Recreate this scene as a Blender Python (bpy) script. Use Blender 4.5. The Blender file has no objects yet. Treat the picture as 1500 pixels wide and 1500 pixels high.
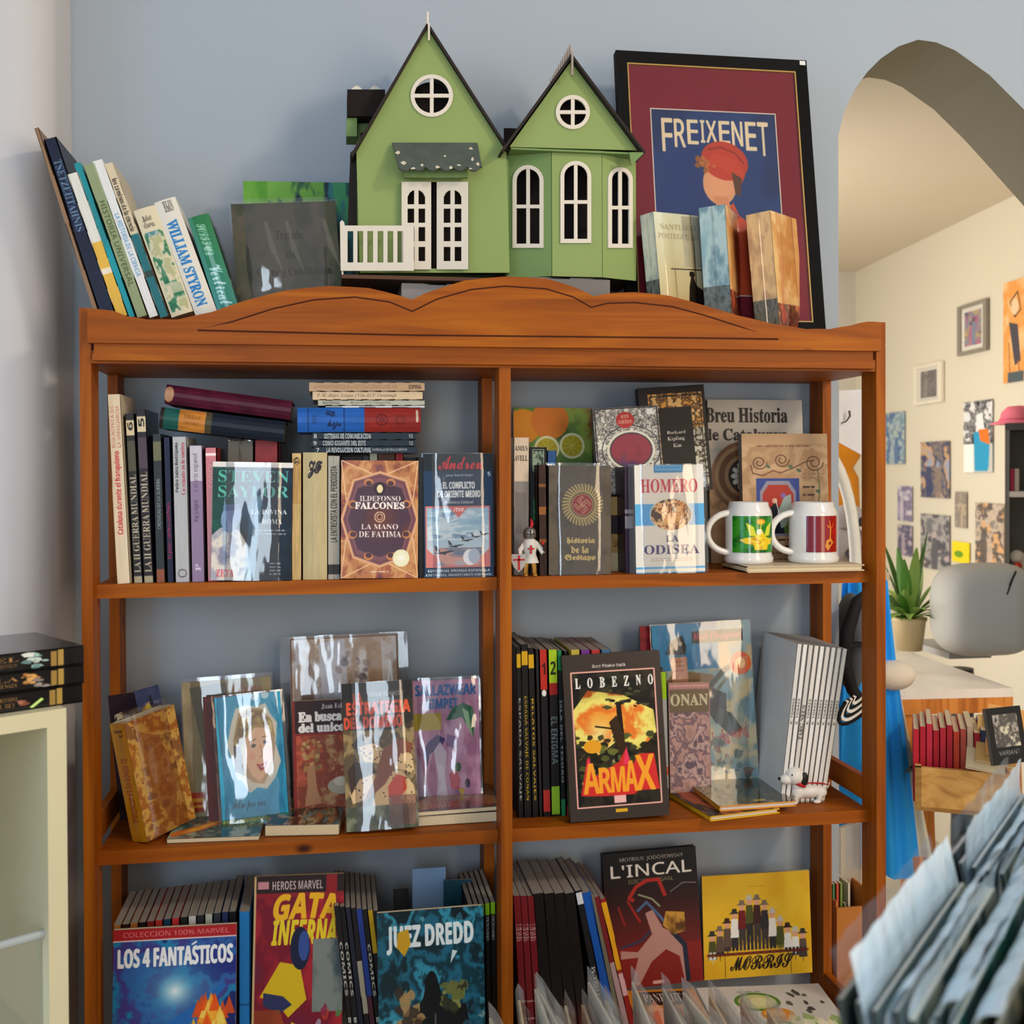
import bpy, math, random, unicodedata
import numpy as np
from mathutils import Vector, Matrix
sc = bpy.context.scene
col = sc.collection
# ---------------------------------------------------------------- camera
CAM = Vector((0.3869, -1.8162, 1.5)); YAW, PIT, ROL, F, SY = .1574, -.0104, -.0041, 1643.15, -42.8
fw = Vector((math.sin(YAW)*math.cos(PIT), math.cos(YAW)*math.cos(PIT), math.sin(PIT)))
_r = fw.cross(Vector((0, 0, 1))).normalized(); _u = _r.cross(fw)
RT = _r*math.cos(ROL)+_u*math.sin(ROL); UP = -_r*math.sin(ROL)+_u*math.cos(ROL)
cd = bpy.data.cameras.new('camera'); cam = bpy.data.objects.new('camera', cd); col.objects.link(cam)
m = Matrix.Identity(4)
for i in range(3):
    m[i][0], m[i][1], m[i][2], m[i][3] = RT[i], UP[i], -fw[i], CAM[i]
cam.matrix_world = m
cd.sensor_width = 36; cd.sensor_fit = 'HORIZONTAL'; cd.lens = F/1500*36; cd.shift_y = SY/1500
cd.clip_start = .05
cd.dof.use_dof = True; cd.dof.focus_distance = 1.86; cd.dof.aperture_fstop = 6.0
sc.camera = cam
# ---------------------------------------------------------------- light and exposure
sc.view_settings.view_transform = 'Standard'; sc.view_settings.look = 'None'
sc.view_settings.exposure = 0.12; sc.view_settings.gamma = 1.0; sc.view_settings.use_curve_mapping = False
wd = bpy.data.worlds.new('world'); sc.world = wd; wd.use_nodes = True
wd.node_tree.nodes['Background'].inputs[0].default_value = (.90, .87, .90, 1)
wd.node_tree.nodes['Background'].inputs[1].default_value = 0.62
def area(name, loc, target, sx, sy, power, colr, spread=180):
    l = bpy.data.lights.new(name, 'AREA'); l.shape = 'RECTANGLE'; l.size = sx; l.size_y = sy
    l.energy = power; l.color = colr; l.spread = math.radians(spread)
    o = bpy.data.objects.new(name, l); col.objects.link(o); o.location = loc
    o.rotation_euler = (Vector(target)-Vector(loc)).to_track_quat('-Z', 'Y').to_euler(); return o
area('shop_window_light', (-2.9, -2.9, 2.0), (.4, .2, 1.2), 1.5, 2.0, 28, (.34, .68, 1.0))
area('glass_door_light', (-.15, -4.3, 1.75), (.6, .2, 1.1), .7, 1.9, 30, (.74, .88, 1.0))
area('ceiling_lamp_light', (2.6, -2.0, 3.1), (.7, .2, 1.5), .32, .32, 26, (1.0, .88, .70))
area('doorway_light', (2.5, -3.1, 1.8), (1.1, .1, 1.1), 1.0, 1.7, 32, (1.0, .76, .50))
area('far_room_lamp_light', (1.0, 1.7, 1.5), (3.0, 2.2, 1.5), 1.0, 1.6, 30, (1.0, .92, .80))
# ---------------------------------------------------------------- pixels to points on real planes
def ray(u, v):
    return (fw + RT*((u-750)/F) - UP*((v-750-SY)/F))
def aty(u, v, y):
    d = ray(u, v); return CAM + d*((y-CAM.y)/d.y)
def atz(u, v, z):
    d = ray(u, v); return CAM + d*((z-CAM.z)/d.z)
def atp(u, v, p, n):
    d = ray(u, v); return CAM + d*((p-CAM).dot(n)/d.dot(n))
# ---------------------------------------------------------------- object helpers
def tag(o, label=None, cat=None, group=None, kind=None):
    if label: o['label'] = label
    if cat: o['category'] = cat
    if group: o['group'] = group
    if kind: o['kind'] = kind
    return o
def empty(name, mat=None, label=None, cat=None, group=None, kind=None):
    o = bpy.data.objects.new(name, None); col.objects.link(o); o.empty_display_size = .02
    if mat is not None: o.matrix_world = mat if isinstance(mat, Matrix) else Matrix.Translation(mat)
    return tag(o, label, cat, group, kind)
ORD = 'first second third fourth fifth sixth seventh eighth ninth tenth eleventh twelfth thirteenth fourteenth fifteenth sixteenth seventeenth eighteenth nineteenth twentieth'.split()
class MB:
    def __init__(s): s.v = []; s.f = []; s.m = []; s.uv = []; s.sm = []
    def face(s, pts, mi=0, uv=None, smooth=False):
        b = len(s.v); s.v += [tuple(p) for p in pts]; s.f.append(tuple(range(b, b+len(pts)))); s.m.append(mi)
        s.uv.append(uv or [(0, 0)]*len(pts)); s.sm.append(smooth)
    def box(s, a, b, mi=0, fm=None, top=None):
        x0, y0, z0 = a; x1, y1, z1 = b; fm = fm or {}
        P = lambda x, y, z: (x, y, z)
        Q = {'-y': [P(x0,y0,z0),P(x1,y0,z0),P(x1,y0,z1),P(x0,y0,z1)], '+y': [P(x1,y1,z0),P(x0,y1,z0),P(x0,y1,z1),P(x1,y1,z1)],
             '-x': [P(x0,y1,z0),P(x0,y0,z0),P(x0,y0,z1),P(x0,y1,z1)], '+x': [P(x1,y0,z0),P(x1,y1,z0),P(x1,y1,z1),P(x1,y0,z1)],
             '+z': [P(x0,y0,z1),P(x1,y0,z1),P(x1,y1,z1),P(x0,y1,z1)], '-z': [P(x0,y1,z0),P(x1,y1,z0),P(x1,y0,z0),P(x0,y0,z0)]}
        for k, q in Q.items(): s.face(q, fm.get(k, mi), [(0,0),(1,0),(1,1),(0,1)])
    def obox(s, O, ax, ay, az, mi=0):
        O = Vector(O); ax, ay, az = Vector(ax), Vector(ay), Vector(az)
        c = lambda i, j, k: O+ax*i+ay*j+az*k
        for q in ([c(0,0,0),c(1,0,0),c(1,0,1),c(0,0,1)], [c(1,1,0),c(0,1,0),c(0,1,1),c(1,1,1)], [c(0,1,0),c(0,0,0),c(0,0,1),c(0,1,1)],
                  [c(1,0,0),c(1,1,0),c(1,1,1),c(1,0,1)], [c(0,0,1),c(1,0,1),c(1,1,1),c(0,1,1)], [c(0,1,0),c(1,1,0),c(1,0,0),c(0,0,0)]):
            s.face(q, mi, [(0,0),(1,0),(1,1),(0,1)])
    def prism(s, poly, d, mi=0, mside=None):
        """poly: 3-D points (planar), extruded by vector d"""
        p = [Vector(q) for q in poly]; e = [q+Vector(d) for q in p]; n = len(p)
        s.face(p, mi); s.face(list(reversed(e)), mi)
        for i in range(n): s.face([p[i], e[i], e[(i+1) % n], p[(i+1) % n]], mi if mside is None else mside)
    def grid(s, fn, nu, nv, mi=0, smooth=True, wrapu=False):
        b = len(s.v)
        for j in range(nv+1):
            for i in range(nu+1): s.v.append(tuple(fn(i/nu, j/nv)))
        for j in range(nv):
            for i in range(nu):
                a = b+j*(nu+1)+i; s.f.append((a, a+1, a+nu+2, a+nu+1)); s.m.append(mi); s.sm.append(smooth)
                s.uv.append([(i/nu, j/nv), ((i+1)/nu, j/nv), ((i+1)/nu, (j+1)/nv), (i/nu, (j+1)/nv)])
    def lathe(s, c, prof, n=24, mi=0, ax=None, smooth=True):
        """prof: (radius, height) pairs about the axis through c"""
        c = Vector(c); az = Vector(ax or (0, 0, 1)).normalized(); a1 = az.orthogonal().normalized(); a2 = az.cross(a1); k = len(prof)-1
        def fn(u, v):
            t = v*k; i = min(int(t+1e-6), k-1); f = t-i; r = prof[i][0]*(1-f)+prof[i+1][0]*f; h = prof[i][1]*(1-f)+prof[i+1][1]*f
            a = u*2*math.pi; return c+a1*(r*math.cos(a))+a2*(r*math.sin(a))+az*h
        s.grid(fn, n, k, mi, smooth)
    def ell(s, c, r, n=14, mi=0, R=None):
        c = Vector(c)
        def fn(u, v):
            a = u*2*math.pi; b = (v-.5)*math.pi; q = Vector((r[0]*math.cos(b)*math.cos(a), r[1]*math.cos(b)*math.sin(a), r[2]*math.sin(b)))
            return c+(R @ q if R else q)
        s.grid(fn, n, n//2+2, mi)
    def tube(s, pts, r, n=8, mi=0):
        pts = [Vector(p) for p in pts]; k = len(pts)-1; rr = r if isinstance(r, (list, tuple)) else [r]*(k+1)
        T = [(pts[min(i+1, k)]-pts[max(i-1, 0)]).normalized() for i in range(k+1)]
        ref = T[0].orthogonal().normalized(); fr = []
        for t in T:
            a = (ref-t*ref.dot(t)).normalized(); fr.append((a, t.cross(a))); ref = a
        def fn(u, v):
            i = int(round(v*k)); a = u*2*math.pi; return pts[i]+(fr[i][0]*math.cos(a)+fr[i][1]*math.sin(a))*rr[i]
        s.grid(fn, n, k, mi)
        for e, i in ((0, 0), (1, k)):
            q = [pts[i]+(fr[i][0]*math.cos(2*math.pi*j/n)+fr[i][1]*math.sin(2*math.pi*j/n))*rr[i] for j in range(n)]
            s.face(q if e else q[::-1], mi)
    def build(s, name, mats, parent=None, merge=False):
        me = bpy.data.meshes.new(name); me.from_pydata(s.v, [], s.f)
        for q in (mats if isinstance(mats, (list, tuple)) else [mats]): me.materials.append(q)
        me.polygons.foreach_set('material_index', s.m); me.polygons.foreach_set('use_smooth', s.sm)
        ul = me.uv_layers.new(name='UVMap'); flat = [c for q in s.uv for p in q for c in p]; ul.data.foreach_set('uv', flat)
        if merge:
            import bmesh
            b = bmesh.new(); b.from_mesh(me); bmesh.ops.remove_doubles(b, verts=b.verts, dist=1e-5); bmesh.ops.recalc_face_normals(b, faces=b.faces); b.to_mesh(me); b.free()
        me.update(); o = bpy.data.objects.new(name, me); col.objects.link(o)
        if parent: o.parent = parent
        return o
# ---------------------------------------------------------------- drawing canvas for printed covers
def hx(c):
    return np.array([int(c[i:i+2], 16)/255 for i in (0, 2, 4)], np.float32)
def lin(c):
    c = hx(c) if isinstance(c, str) else np.array(c); return tuple(float(q) for q in np.where(c <= .04045, c/12.92, ((c+.055)/1.055)**2.4))+(1,)
_tc = {}
_MAPS = {'serif': (0x1D400, 0x1D41A, 0x1D7CE), 'ital': (0x1D468, 0x1D482, 0x1D7CE), 'script': (0x1D4D0, 0x1D4EA, 0x1D7CE), 'frak': (0x1D56C, 0x1D586, 0x1D7CE),
         'bold': (0x1D5D4, 0x1D5EE, 0x1D7EC), 'bital': (0x1D63C, 0x1D656, 0x1D7EC)}
def _mapt(t, font):
    if font == 'sans': return ''.join(c for c in unicodedata.normalize('NFD', t.replace('Œ', 'OE')) if not unicodedata.combining(c))
    U, L, D = _MAPS[font]; o = ''
    for ch in unicodedata.normalize('NFD', t):
        if 'A' <= ch <= 'Z': o += chr(U+ord(ch)-65)
        elif 'a' <= ch <= 'z': o += chr(L+ord(ch)-97)
        elif '0' <= ch <= '9': o += chr(D+ord(ch)-48)
        elif not unicodedata.combining(ch): o += ch
    return o
def glyphs(t, font):
    """outline edges of a string, scaled to the unit square"""
    k = (t, font)
    if k in _tc: return _tc[k]
    if 'o' not in _tc:
        cu = bpy.data.curves.new('lettering', 'FONT'); cu.resolution_u = 3; _tc['o'] = bpy.data.objects.new('lettering', cu); col.objects.link(_tc['o'])
        try:   # the mathematical-alphabet font that ships with Blender and is its own fallback for these letters
            cu.font = bpy.data.fonts.load(bpy.utils.resource_path('LOCAL')+'/datafiles/fonts/NotoSansMath-Regular.woff2')
        except Exception: pass
    o = _tc['o']; o.data.body = _mapt(t, font)
    bpy.context.view_layer.update(); ev = o.evaluated_get(bpy.context.evaluated_depsgraph_get()); me = ev.to_mesh()
    V = np.zeros(len(me.vertices)*3, np.float32); me.vertices.foreach_get('co', V); V = V.reshape(-1, 3)[:, :2].astype(float)
    ne = len(me.edges); ev_ = np.zeros(ne*2, np.int32); me.edges.foreach_get('vertices', ev_); ev_ = ev_.reshape(-1, 2)
    le = np.zeros(len(me.loops), np.int32); me.loops.foreach_get('edge_index', le); e = ev_[np.bincount(le, minlength=ne) == 1]; ev.to_mesh_clear()
    if len(e) == 0: r = (np.zeros((0, 2)), np.zeros((0, 2)))
    else:
        v = V[e.ravel()]; mn = v.min(0); mx = v.max(0); f = lambda q: (q-mn)/np.maximum(mx-mn, 1e-6)*[1, -1]+[0, 1]; r = (f(V[e[:, 0]]), f(V[e[:, 1]]))
    _tc[k] = r; return r
def vnoise(H, W, gy, gx, rng):
    g = rng.random((gy+2, gx+2)).astype(np.float32); y = np.linspace(0, gy, H); x = np.linspace(0, gx, W)
    yi = y.astype(int); xi = x.astype(int); fy = (y-yi)[:, None]; fx = (x-xi)[None]; fy = fy*fy*(3-2*fy); fx = fx*fx*(3-2*fx)
    return (g[yi][:, xi]*(1-fy)*(1-fx)+g[yi+1][:, xi]*fy*(1-fx)+g[yi][:, xi+1]*(1-fy)*fx+g[yi+1][:, xi+1]*fy*fx)
def fbm(H, W, s, seed, asp=1., oc=4):
    rng = np.random.default_rng(seed); o = np.zeros((H, W), np.float32); a = 1.; t = 0
    for k in range(oc):
        o += a*vnoise(H, W, max(1, int(s*asp*2**k)), max(1, int(s*2**k)), rng); t += a; a *= .55
    return o/t
class Cv:
    def __init__(s, w, h, bg):
        s.w, s.h = w, h; s.W, s.H = w*2, h*2; s.a = np.empty((s.H, s.W, 3), np.float32); s.a[:] = hx(bg)
    def _mask(s, A, B):
        A = np.asarray(A, float); B = np.asarray(B, float)
        if len(A) == 0: return None
        up = A[:, 1] > B[:, 1]; P = np.where(up[:, None], B, A); Q = np.where(up[:, None], A, B)
        r0 = np.clip(np.ceil(P[:, 1]-.5), 0, s.H).astype(int); r1 = np.clip(np.ceil(Q[:, 1]-.5), 0, s.H).astype(int); n = np.maximum(r1-r0, 0)
        if n.sum() == 0: return None
        idx = np.repeat(np.arange(len(n)), n); off = np.arange(n.sum())-np.repeat(np.cumsum(n)-n, n); r = r0[idx]+off
        x = P[idx, 0]+(r+.5-P[idx, 1])*(Q[idx, 0]-P[idx, 0])/(Q[idx, 1]-P[idx, 1])
        ix = np.clip(np.ceil(x-.5), 0, s.W).astype(int)
        y0, y1, x0, x1 = r.min(), r.max()+1, ix.min(), ix.max(); w = x1-x0+1
        if x1 <= x0: return None
        c = np.bincount((r-y0)*w+ix-x0, minlength=(y1-y0)*w).reshape(y1-y0, w)
        return y0, x0, (np.cumsum(c, 1)[:, :-1] % 2).astype(bool)
    def px(s, pts): return np.asarray(pts, float).reshape(-1, 2)*[s.W/100, s.H/100]
    def pm(s, pts):
        p = s.px(pts); return s._mask(p, np.roll(p, -1, 0))
    def put(s, m, c, al=1.):
        if m is None: return s
        y, x, k = m; v = s.a[y:y+k.shape[0], x:x+k.shape[1]]
        if isinstance(c, str): c = hx(c)
        if c.ndim == 3: c = c[y:y+k.shape[0], x:x+k.shape[1]][k]
        v[k] = v[k]*(1-al)+c*al; return s
    def poly(s, pts, c, al=1.): return s.put(s.pm(pts), c, al)
    def rect(s, x0, y0, x1, y1, c, al=1.): return s.poly([x0, y0, x1, y0, x1, y1, x0, y1], c, al)
    def ep(s, cx, cy, rx, ry, rot=0, n=40):
        t = np.linspace(0, 2*math.pi, n, endpoint=False); x = rx*np.cos(t); y = ry*np.sin(t)*s.H/s.W; r = math.radians(rot)
        return np.stack([cx+x*math.cos(r)-y*math.sin(r), cy+(x*math.sin(r)+y*math.cos(r))*s.W/s.H], 1)
    def ell(s, cx, cy, rx, ry, c, al=1., rot=0): return s.poly(s.ep(cx, cy, rx, ry, rot), c, al)
    def ring(s, cx, cy, rx, ry, w, c, al=1.):
        p, q = s.px(s.ep(cx, cy, rx, ry)), s.px(s.ep(cx, cy, rx-w, ry-w*s.W/s.H))
        return s.put(s._mask(np.vstack([p, q]), np.vstack([np.roll(p, -1, 0), np.roll(q, -1, 0)])), c, al)
    def line(s, pts, w, c, al=1.):
        p = s.px(pts); w = w*s.W/200
        for a, b in zip(p[:-1], p[1:]):
            d = b-a; L = np.hypot(*d)+1e-6; d = d/L; n = np.array([-d[1], d[0]])*w; q = np.array([a+n-d*w*.5, b+n+d*w*.5, b-n+d*w*.5, a-n-d*w*.5]); s.put(s._mask(q, np.roll(q, -1, 0)), c, al)
        return s
    def frame(s, x0, y0, x1, y1, w, c): return s.line([x0, y0, x1, y0, x1, y1, x0, y1, x0, y0], w, c)
    def text(s, t, x0, y0, x1, y1, c, font='bold', rot=0, fat=0, al=1., arch=0, skew=0):
        A, B = glyphs(t, font)
        if len(A) == 0: return s
        o = np.array([x0, y0]); sz = np.array([x1-x0, y1-y0])
        def tr(P):
            P = P.copy()
            if skew: P[:, 0] = P[:, 0]*(1-abs(skew))+(1-P[:, 1])*skew
            P = P*sz+o
            if arch: P[:, 1] += arch*(((P[:, 0]-(x0+x1)/2)/((x1-x0)/2))**2)
            P = P*[s.W/100, s.H/100]
            if rot:
                cx, cy = (x0+x1)/2*s.W/100, (y0+y1)/2*s.H/100; r = math.radians(rot); X = P[:, 0]-cx; Y = P[:, 1]-cy
                P = np.stack([cx+X*math.cos(r)-Y*math.sin(r), cy+X*math.sin(r)+Y*math.cos(r)], 1)
            return P
        m = s._mask(tr(A), tr(B))
        for k in range(fat):
            if m is None: break
            y, x, o = m; t_, l_, b_, r_ = int(y > 0), int(x > 0), int(y+o.shape[0] < s.H), int(x+o.shape[1] < s.W)
            o = np.pad(o, ((t_, b_), (l_, r_))); q = o.copy(); q[1:] |= o[:-1]; q[:-1] |= o[1:]; q[:, 1:] |= o[:, :-1]; q[:, :-1] |= o[:, 1:]; m = (y-t_, x-l_, q)
        return s.put(m, c, al)
    def lines(s, x0, y0, x1, y1, n, c, seed=1, al=.8):
        """small print too fine to read: rows of word-length dashes"""
        rng = random.Random(seed); dy = (y1-y0)/n
        for i in range(n):
            x = x0
            while x < x1:
                w = min(rng.uniform(3, 9), x1-x); s.rect(x, y0+i*dy, x+w, y0+i*dy+dy*.5, c, al); x += w+1.5
        return s
    def paint(s, x0, y0, x1, y1, pal, sc_=4, seed=0, mask=None, al=1., con=1.8, asp=None, oc=5):
        n = fbm(s.H, s.W, sc_, seed, s.H/s.W if asp is None else asp, oc); n = np.clip((n-.5)*con+.5, 0, .999)*(len(pal)-1)
        P = np.array([hx(c) for c in pal]); i = n.astype(int); f = (n-i)[..., None]; f = np.clip((f-.2)*1.7, 0, 1); C = P[i]*(1-f)+P[np.minimum(i+1, len(pal)-1)]*f
        m = s.pm(mask) if mask is not None else s.pm([x0, y0, x1, y0, x1, y1, x0, y1])
        return s.put(m, C, al)
    def grad(s, x0, y0, x1, y1, c0, c1, hor=False, al=1., mask=None):
        g = np.linspace(0, 1, s.W if hor else s.H)
        a, b = (x0, x1) if hor else (y0, y1); g = np.clip((g*100-a)/(b-a), 0, 1)[None, :, None] if hor else np.clip((g*100-a)/(b-a), 0, 1)[:, None, None]
        C = np.broadcast_to(hx(c0)*(1-g)+hx(c1)*g, s.a.shape); return s.put(s.pm(mask) if mask is not None else s.pm([x0, y0, x1, y0, x1, y1, x0, y1]), C, al)
    def glow(s, cx, cy, r, c, al=1.):
        y, x = np.mgrid[0:s.H, 0:s.W]; d = np.hypot(x-cx*s.W/100, y-cy*s.H/100)/(r*s.W/100); k = (np.clip(1-d, 0, 1)**1.5*al)[..., None]
        s.a = s.a*(1-k)+hx(c)*k; return s
    def blobs(s, n, x0, y0, x1, y1, cols, r, seed=0, al=.9, asp=1.):
        rng = random.Random(seed)
        for i in range(n):
            cx, cy, q = rng.uniform(x0, x1), rng.uniform(y0, y1), rng.uniform(.4, 1)*r; k = rng.randint(5, 8); ph = rng.random()*6
            p = []
            for j in range(k):
                a = ph+j*2*math.pi/k; R = q*rng.uniform(.45, 1.1); p += [cx+R*math.cos(a), cy+R*math.sin(a)*asp*s.W/s.H]
            s.poly(p, rng.choice(cols), al)
        return s
    def wear(s, amt=.06, seed=0):
        s.a *= (1+(fbm(s.H, s.W, 6, seed+77)-.5)*amt*2)[..., None]; return s
    def out(s): return np.clip(s.a.reshape(s.h, 2, s.w, 2, 3).mean((1, 3)), 0, 1)
# ---------------------------------------------------------------- printed covers, some with painted plastic glare (all drawn here, nothing loaded)
def plane_shape(c, x, y, k, colr='1c2a3a'):
    c.poly([x-6*k, y+1*k, x+12*k, y-.4*k, x+18*k, y-.2*k, x+10*k, y+.9*k, x, y+1.8*k], colr); c.poly([x-4*k, y, x-6*k, y-4*k, x-3*k, y-3*k, x+1*k, y], colr); c.poly([x+2*k, y+1*k, x+6*k, y+2.4*k, x+9*k, y+.6*k], colr)
def a_roman():
    c = Cv(150, 214, '0c1c2c'); c.paint(0,4,100,100,['081420','0e2638','0a1a28'],3,4); c.paint(0,4,28,60,['1c5a4c','14403a','0c2830'],3,8)
    c.glow(45,40,40,'3c7ca8',.7); c.paint(0,0,0,0,['c8c8d0','a8a8b4','e0d8cc','8c8ca0'],4,9,[0,62,10,56,20,54,34,58,44,70,50,100,0,100]); c.ell(22,49,11,11,'8898b8'); c.ell(28,45,9,7,'7888b0'); c.poly([14,42,36,40,34,36,16,36],'586898')
    c.poly([50,5,60,5,54,100,40,100],'7cc4f0',.35); c.poly([55,30,62,30,54,98,44,98],'b8e8ff',.5)  # pale blue streaks paint the window highlight on the plastic
    c.text('STEVEN',7,7,95,17,'58b8a8','serif'); c.text('SAYLOR',7,20,95,30,'58b8a8','serif'); c.text('LA DIVINA',48,40,93,44,'f0f0f0','serif'); c.text('ROMA',62,48,87,52.5,'f0f0f0','serif')
    c.lines(50,57,92,63,2,'b0b0b8',3); c.lines(72,85,86,97,4,'a8a8b0',5); c.text('ZETA',6,91,28,97,'e04858','serif'); c.rect(0,0,100,4.5,'e8e4dc'); return c
def a_octagon():
    c = Cv(146, 216, 'b46c40'); c.paint(0,0,100,100,['8c4a34','b87848','d09860','a86040','70404a'],4,21)
    for i in range(4):
        for p in ([0,0,50,14,100,0],[0,100,50,84,100,100],[0,0,10,50,0,100],[100,0,90,50,100,100]): c.line(p,1.2,'f0c898',.7)
    O = [(50,10),(84,17),(99,50),(84,82),(50,90),(16,82),(1,50),(16,17)]; f = [q for p in O for q in p]
    c.poly(f,'7c5058'); c.line(f+f[:2],3,'e0a878'); i2 = [q for p in O for q in (50+(p[0]-50)*.92,50+(p[1]-50)*.92)]; c.line(i2+i2[:2],1.2,'6a3038')
    i3 = [q for p in O for q in (50+(p[0]-50)*.84,50+(p[1]-50)*.8)]; c.paint(0,0,0,0,['3c2838','4a3040','7a3428'],3,5,i3,con=1.2); c.glow(50,50,32,'8c3c20',.7)
    for a in range(8):
        t = a*math.pi/4+.39; c.ell(50+38*math.cos(t),50+34*math.sin(t),6,3.4,'d89048',.8); c.ell(50+37*math.cos(t),50+33*math.sin(t),4,2.2,'50303c')
    c.ell(50,24,7,5.5,'28181c'); c.ell(50,24,4,3.6,'f0e0a8'); c.text('ILDEFONSO',24,30,77,34.5,'f6ece0','serif'); c.text('FALCONES',18,35.5,82,41,'f8f0e4','serif',fat=1)
    c.ring(50,48,7,4.6,1.3,'e0c0a0'); c.ring(50,48,4,2.7,1,'e0c0a0'); c.text('LA MANO',26,54,74,58.5,'f6ece0','serif'); c.text('DE FATIMA',23,60,78,65,'f6ece0','serif'); c.lines(38,94,62,96,1,'f0e0d0',2)
    c.ell(78,83,11,7.4,'f0ecc0'); c.glow(78,83,11,'ffffff',.8); return c
def a_jets():
    c = Cv(132, 226, '1c3a58'); c.rect(0,0,100,14,'15242c'); c.text('Andreu',22,2,86,13,'e02838','script',fat=1); c.text('José David Solar',32,16.5,72,19,'e8e8e8','bital'); c.text('5',93,15,97,18.5,'e8e8e8')
    c.text('EL CONFLICTO',28,23,74,28.5,'f0f0ee','bold',fat=1); c.text('DE ORIENTE MEDIO',20,30,82,35.5,'f0f0ee','bold',fat=1); c.text('Biblioteca Cultural',30,38,72,40.5,'e8e8e8','bital')
    c.rect(2,42.5,96,92,'d8807c'); c.grad(4,44,94,90,'8cb4cc','dce4e8'); c.paint(4,44,94,70,['7ca8c4','a8c8d8','e8eef0','6890b0'],3,31,al=.7,asp=6); c.paint(14,76,84,91,['3c6890','d89888','a8b8cc'],2,12,asp=5,al=.8)
    c.poly([35,42.5,65,42.5,50,52],'d8706c'); c.text('rtve',43,43.5,58,47,'ffffff','bital'); c.poly([2,76,18,84,18,92,2,92],'d8807c'); c.poly([96,76,82,84,82,92,96,92],'d8807c')
    for x, y, k in ((22,79,1.25),(40,74,1),(58,69.5,.85),(72,67,.7),(84,65,.65)): plane_shape(c,x,y,k)
    c.ell(66,84,10,6.5,'f0f2f4'); c.ell(72,83,8.5,6,'b8c4d4'); c.text('EDITORIAL PRENSA ESPAÑOLA',5,93.5,95,95.6,'f0f0f0'); c.text('EDITORIAL MAGISTERIO ESPAÑOL',2,97,98,99,'f0f0f0'); return c
def a_citrus():
    c = Cv(150, 300, '4c6c2c'); c.paint(0,0,100,100,['3c5824','608438','88a040','8c3c20'],3,3)
    for x,y,r,k in ((12,12,22,'e08c18'),(46,8,24,'d8781c'),(2,30,16,'c86414')): c.ell(x,y,r,r*.5,k)
    for x,y in ((42,26),(74,24),(96,44),(30,58),(70,60),(40,84),(80,88)): c.ell(x,y,16,8.2,'e4e4b0'); c.ell(x,y,13,6.6,'b8a818')
    for x,y in ((42,26),(74,24)):
        for a in range(9): t = a*.698; c.line([x,y,x+12*math.cos(t),y+6*math.sin(t)],.8,'d8d080',.7)
    c.ell(62,46,16,7,'a84820'); return c
def a_redoval():
    c = Cv(120, 160, 'c8c4b4'); c.paint(0,0,100,100,['e0dccc','5c5858','d0ccb8','484848','c0bcb0'],14,5,con=3); c.frame(2,1,98,99,2,'282428')
    c.ell(54,50,37,23,'d8d4c0'); c.ell(54,50,33,20.5,'383038'); c.ell(54,50,31,19,'7c2038'); c.paint(0,0,0,0,['6c1c34','8c2c3c','4c3060'],3,4,c.ep(54,50,31,19).ravel())
    c.ring(54,50,45,29,1.5,'383440'); c.ell(48,15,14,9.5,'b42420'); c.text('KIM',42,9,54,13,'f0d8b0','frak'); c.text('CUENTOS',38,15,58,19,'f0d8b0','frak'); c.rect(82,3,92,10,'eceade'); c.ell(54,88,16,6,'b8b4a4'); c.poly([88,82,98,82,98,98,80,98],'c88c1c'); return c
def a_kipling():
    c = Cv(140, 200, '120e10'); c.paint(13,6,96,97,['d8943c','1c1210','b87c34','241814','e0b068'],13,6,con=4); c.paint(72,40,96,97,['c8c0a8','201814','a8a088'],14,8,con=4); c.frame(13,6,96,97,1.5,'080608'); c.frame(17,9,92,95,1.2,'100c0c')
    c.rect(28,20,78,95,'0a080c'); c.text('Rudyard',38,42,66,46,'f0e8d8','serif'); c.text('Kipling',38,47.5,64,52,'f0e8d8','serif'); c.text('Kim',46,54,58,57.5,'f0e8d8','serif'); return c
def a_gestapo():
    c = Cv(118, 200, '554c3e'); c.paint(0,0,100,100,['4c4438','5e5446','564c40'],3,8); cx, cy = 54, 36
    for k in range(36):
        a = k*math.pi/18
        for r in (22,25,28,31):
            x, y = cx+r*math.cos(a+r*.05), cy+r*math.sin(a+r*.05)*.59; c.ell(x,y,2.6,.9,'c4b070',.95,rot=math.degrees(a)+55)
    c.ell(cx,cy,20.5,12.2,'c4b070'); c.ell(cx,cy,19,11.3,'2c2420'); c.ell(cx,cy,17.5,10.4,'d0b880'); c.ell(cx,cy,16.3,9.7,'9c2c28')
    R = lambda x, y: (cx+(x-y)*.7071*8.6, cy+(x+y)*.7071*8.6*.59)
    for q in range(4):
        f = lambda x, y, q=q: [(x,y),(-y,x),(-x,-y),(y,-x)][q]
        for w, k in ((4.2,'d8b890'),(1.9,'9c2c28')): c.line([z for p in ((0,0),(1,0),(1,1)) for z in R(*f(*p))],w,k)
    for t, y, x0, x1 in (('historia',66,29,74),('de la',74,36,64),('Gestapo',81.5,26,75)): c.text(t,x0,y,x1,y+6.5,'e8cc80','frak',fat=1)
    return c
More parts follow.
